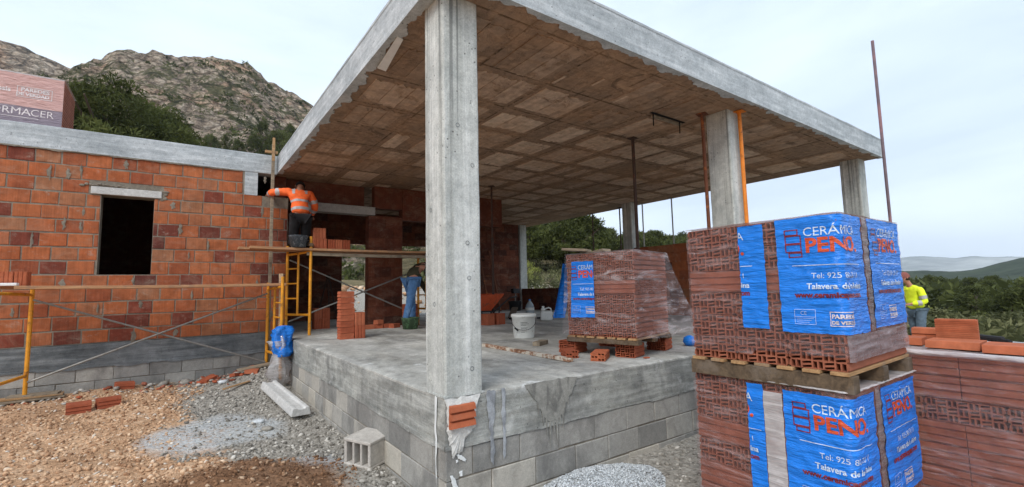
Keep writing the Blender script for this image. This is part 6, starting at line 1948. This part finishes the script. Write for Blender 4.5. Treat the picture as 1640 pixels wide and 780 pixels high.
# far part of the wood: one mass
Cc, Rr = [], []
for k_ in range(2600):
    azd = rng.uniform(28, 106); r = 60 + 120 * rng.random() ** .8
    x, y = polar(azd, r); z = ground_at(azd, r, x, y) if r < 189 else g(x, y)
    s_ = rng.uniform(1.2, 2.3)
    if azd > 62:
        lim = .72 + r * np.interp(azd, [62, 70, 76, 79, 84, 90, 104], [.055, .016, .006, -.006, .0, .012, .016])
        if z + 2.2 * s_ > lim: continue
    Cc.append((x, y, z + s_ * 1.1)); Rr.append(s_)
V_, F_, t_ = leaves(np.array(Cc), np.array(Rr), 46, 1.0, rng, rng.uniform(0, .9, len(Cc)), 1.0, .5)
tag(link('far_wood', npmesh('far_wood', V_, F_, M['pine_leaf'], t_)), 'dense far pine wood on the slopes beyond the house', kind='stuff')
# low scrub under the wood at right, one mass
Cc, Rr = [], []
for k_ in range(900):
    azd = rng.uniform(24, 60); r = 21 + 42 * rng.random()
    x, y = polar(azd, r)
    if x < 9.5 and y < 14: continue
    z = ground_at(azd, r, x, y); s_ = rng.uniform(.2, .75)
    Cc.append((x, y, z + s_ * .4)); Rr.append(s_)
for k_ in range(1500):
    azd = rng.uniform(60, 102); r = 14.5 + 34 * rng.random()
    x, y = polar(azd, r); z = ground_at(azd, r, x, y); s_ = rng.uniform(.18, .5)
    if z + 1.5 * s_ > .72 - r * .045: continue
    Cc.append((x, y, z + s_ * .5)); Rr.append(s_)
V_, F_, t_ = leaves(np.array(Cc), np.array(Rr), 40, .2, rng, rng.uniform(0, 1, len(Cc)), .8, .45)
tag(link('ground_scrub', npmesh('ground_scrub', V_, F_, M['olive_leaf'], t_)), 'low olive green scrub covering the slope beyond the pallets', kind='stuff')
# pale rocks and the plastic beyond the pallets
n = 260
aa = rng.uniform(64, 98, n); q = rng.uniform(11.5, 19, n)
xs = CAM.x + q * np.sin(np.radians(aa)); ys = CAM.y + q * np.cos(np.radians(aa))
stones('pale_rocks', M['stone_pale'], xs, ys, .04 + .16 * rng.uniform(0, 1, n) ** 3, .5, .2, seed=33, label='pale limestone rocks on the rough ground beyond the pallets')
x, y = polar(79.0, 13.0)
bmz = MB(); bmz.add(*bagf([(.02, 0, 0, 0), (.26, .03, 0, 0), (.3, .12, 0, 0), (.2, .22, .03, 0), (.05, .28, .05, 0)], 20, 6, .7, 0))
o = bmz.build('crumpled_sheet', M['white_plastic'], None, True); o.location = (x, y, g(x, y) + .28); o.rotation_euler = (0, 0, .6); tag(o, 'crumpled whitish plastic sheet on the rocks behind the yellow jacketed man', 'plastic sheet')
# spoil bank and rocks behind the house, seen through the rear opening
n = 500
xs = rng.uniform(1.0, 9.5, n); ys = rng.uniform(12.2, 21, n)
stones('bank_stones', M['stone_ochre'], xs, ys, .04 + .16 * rng.uniform(0, 1, n) ** 2.2, .5, .2, seed=35, label='stones on the earth bank behind the house')
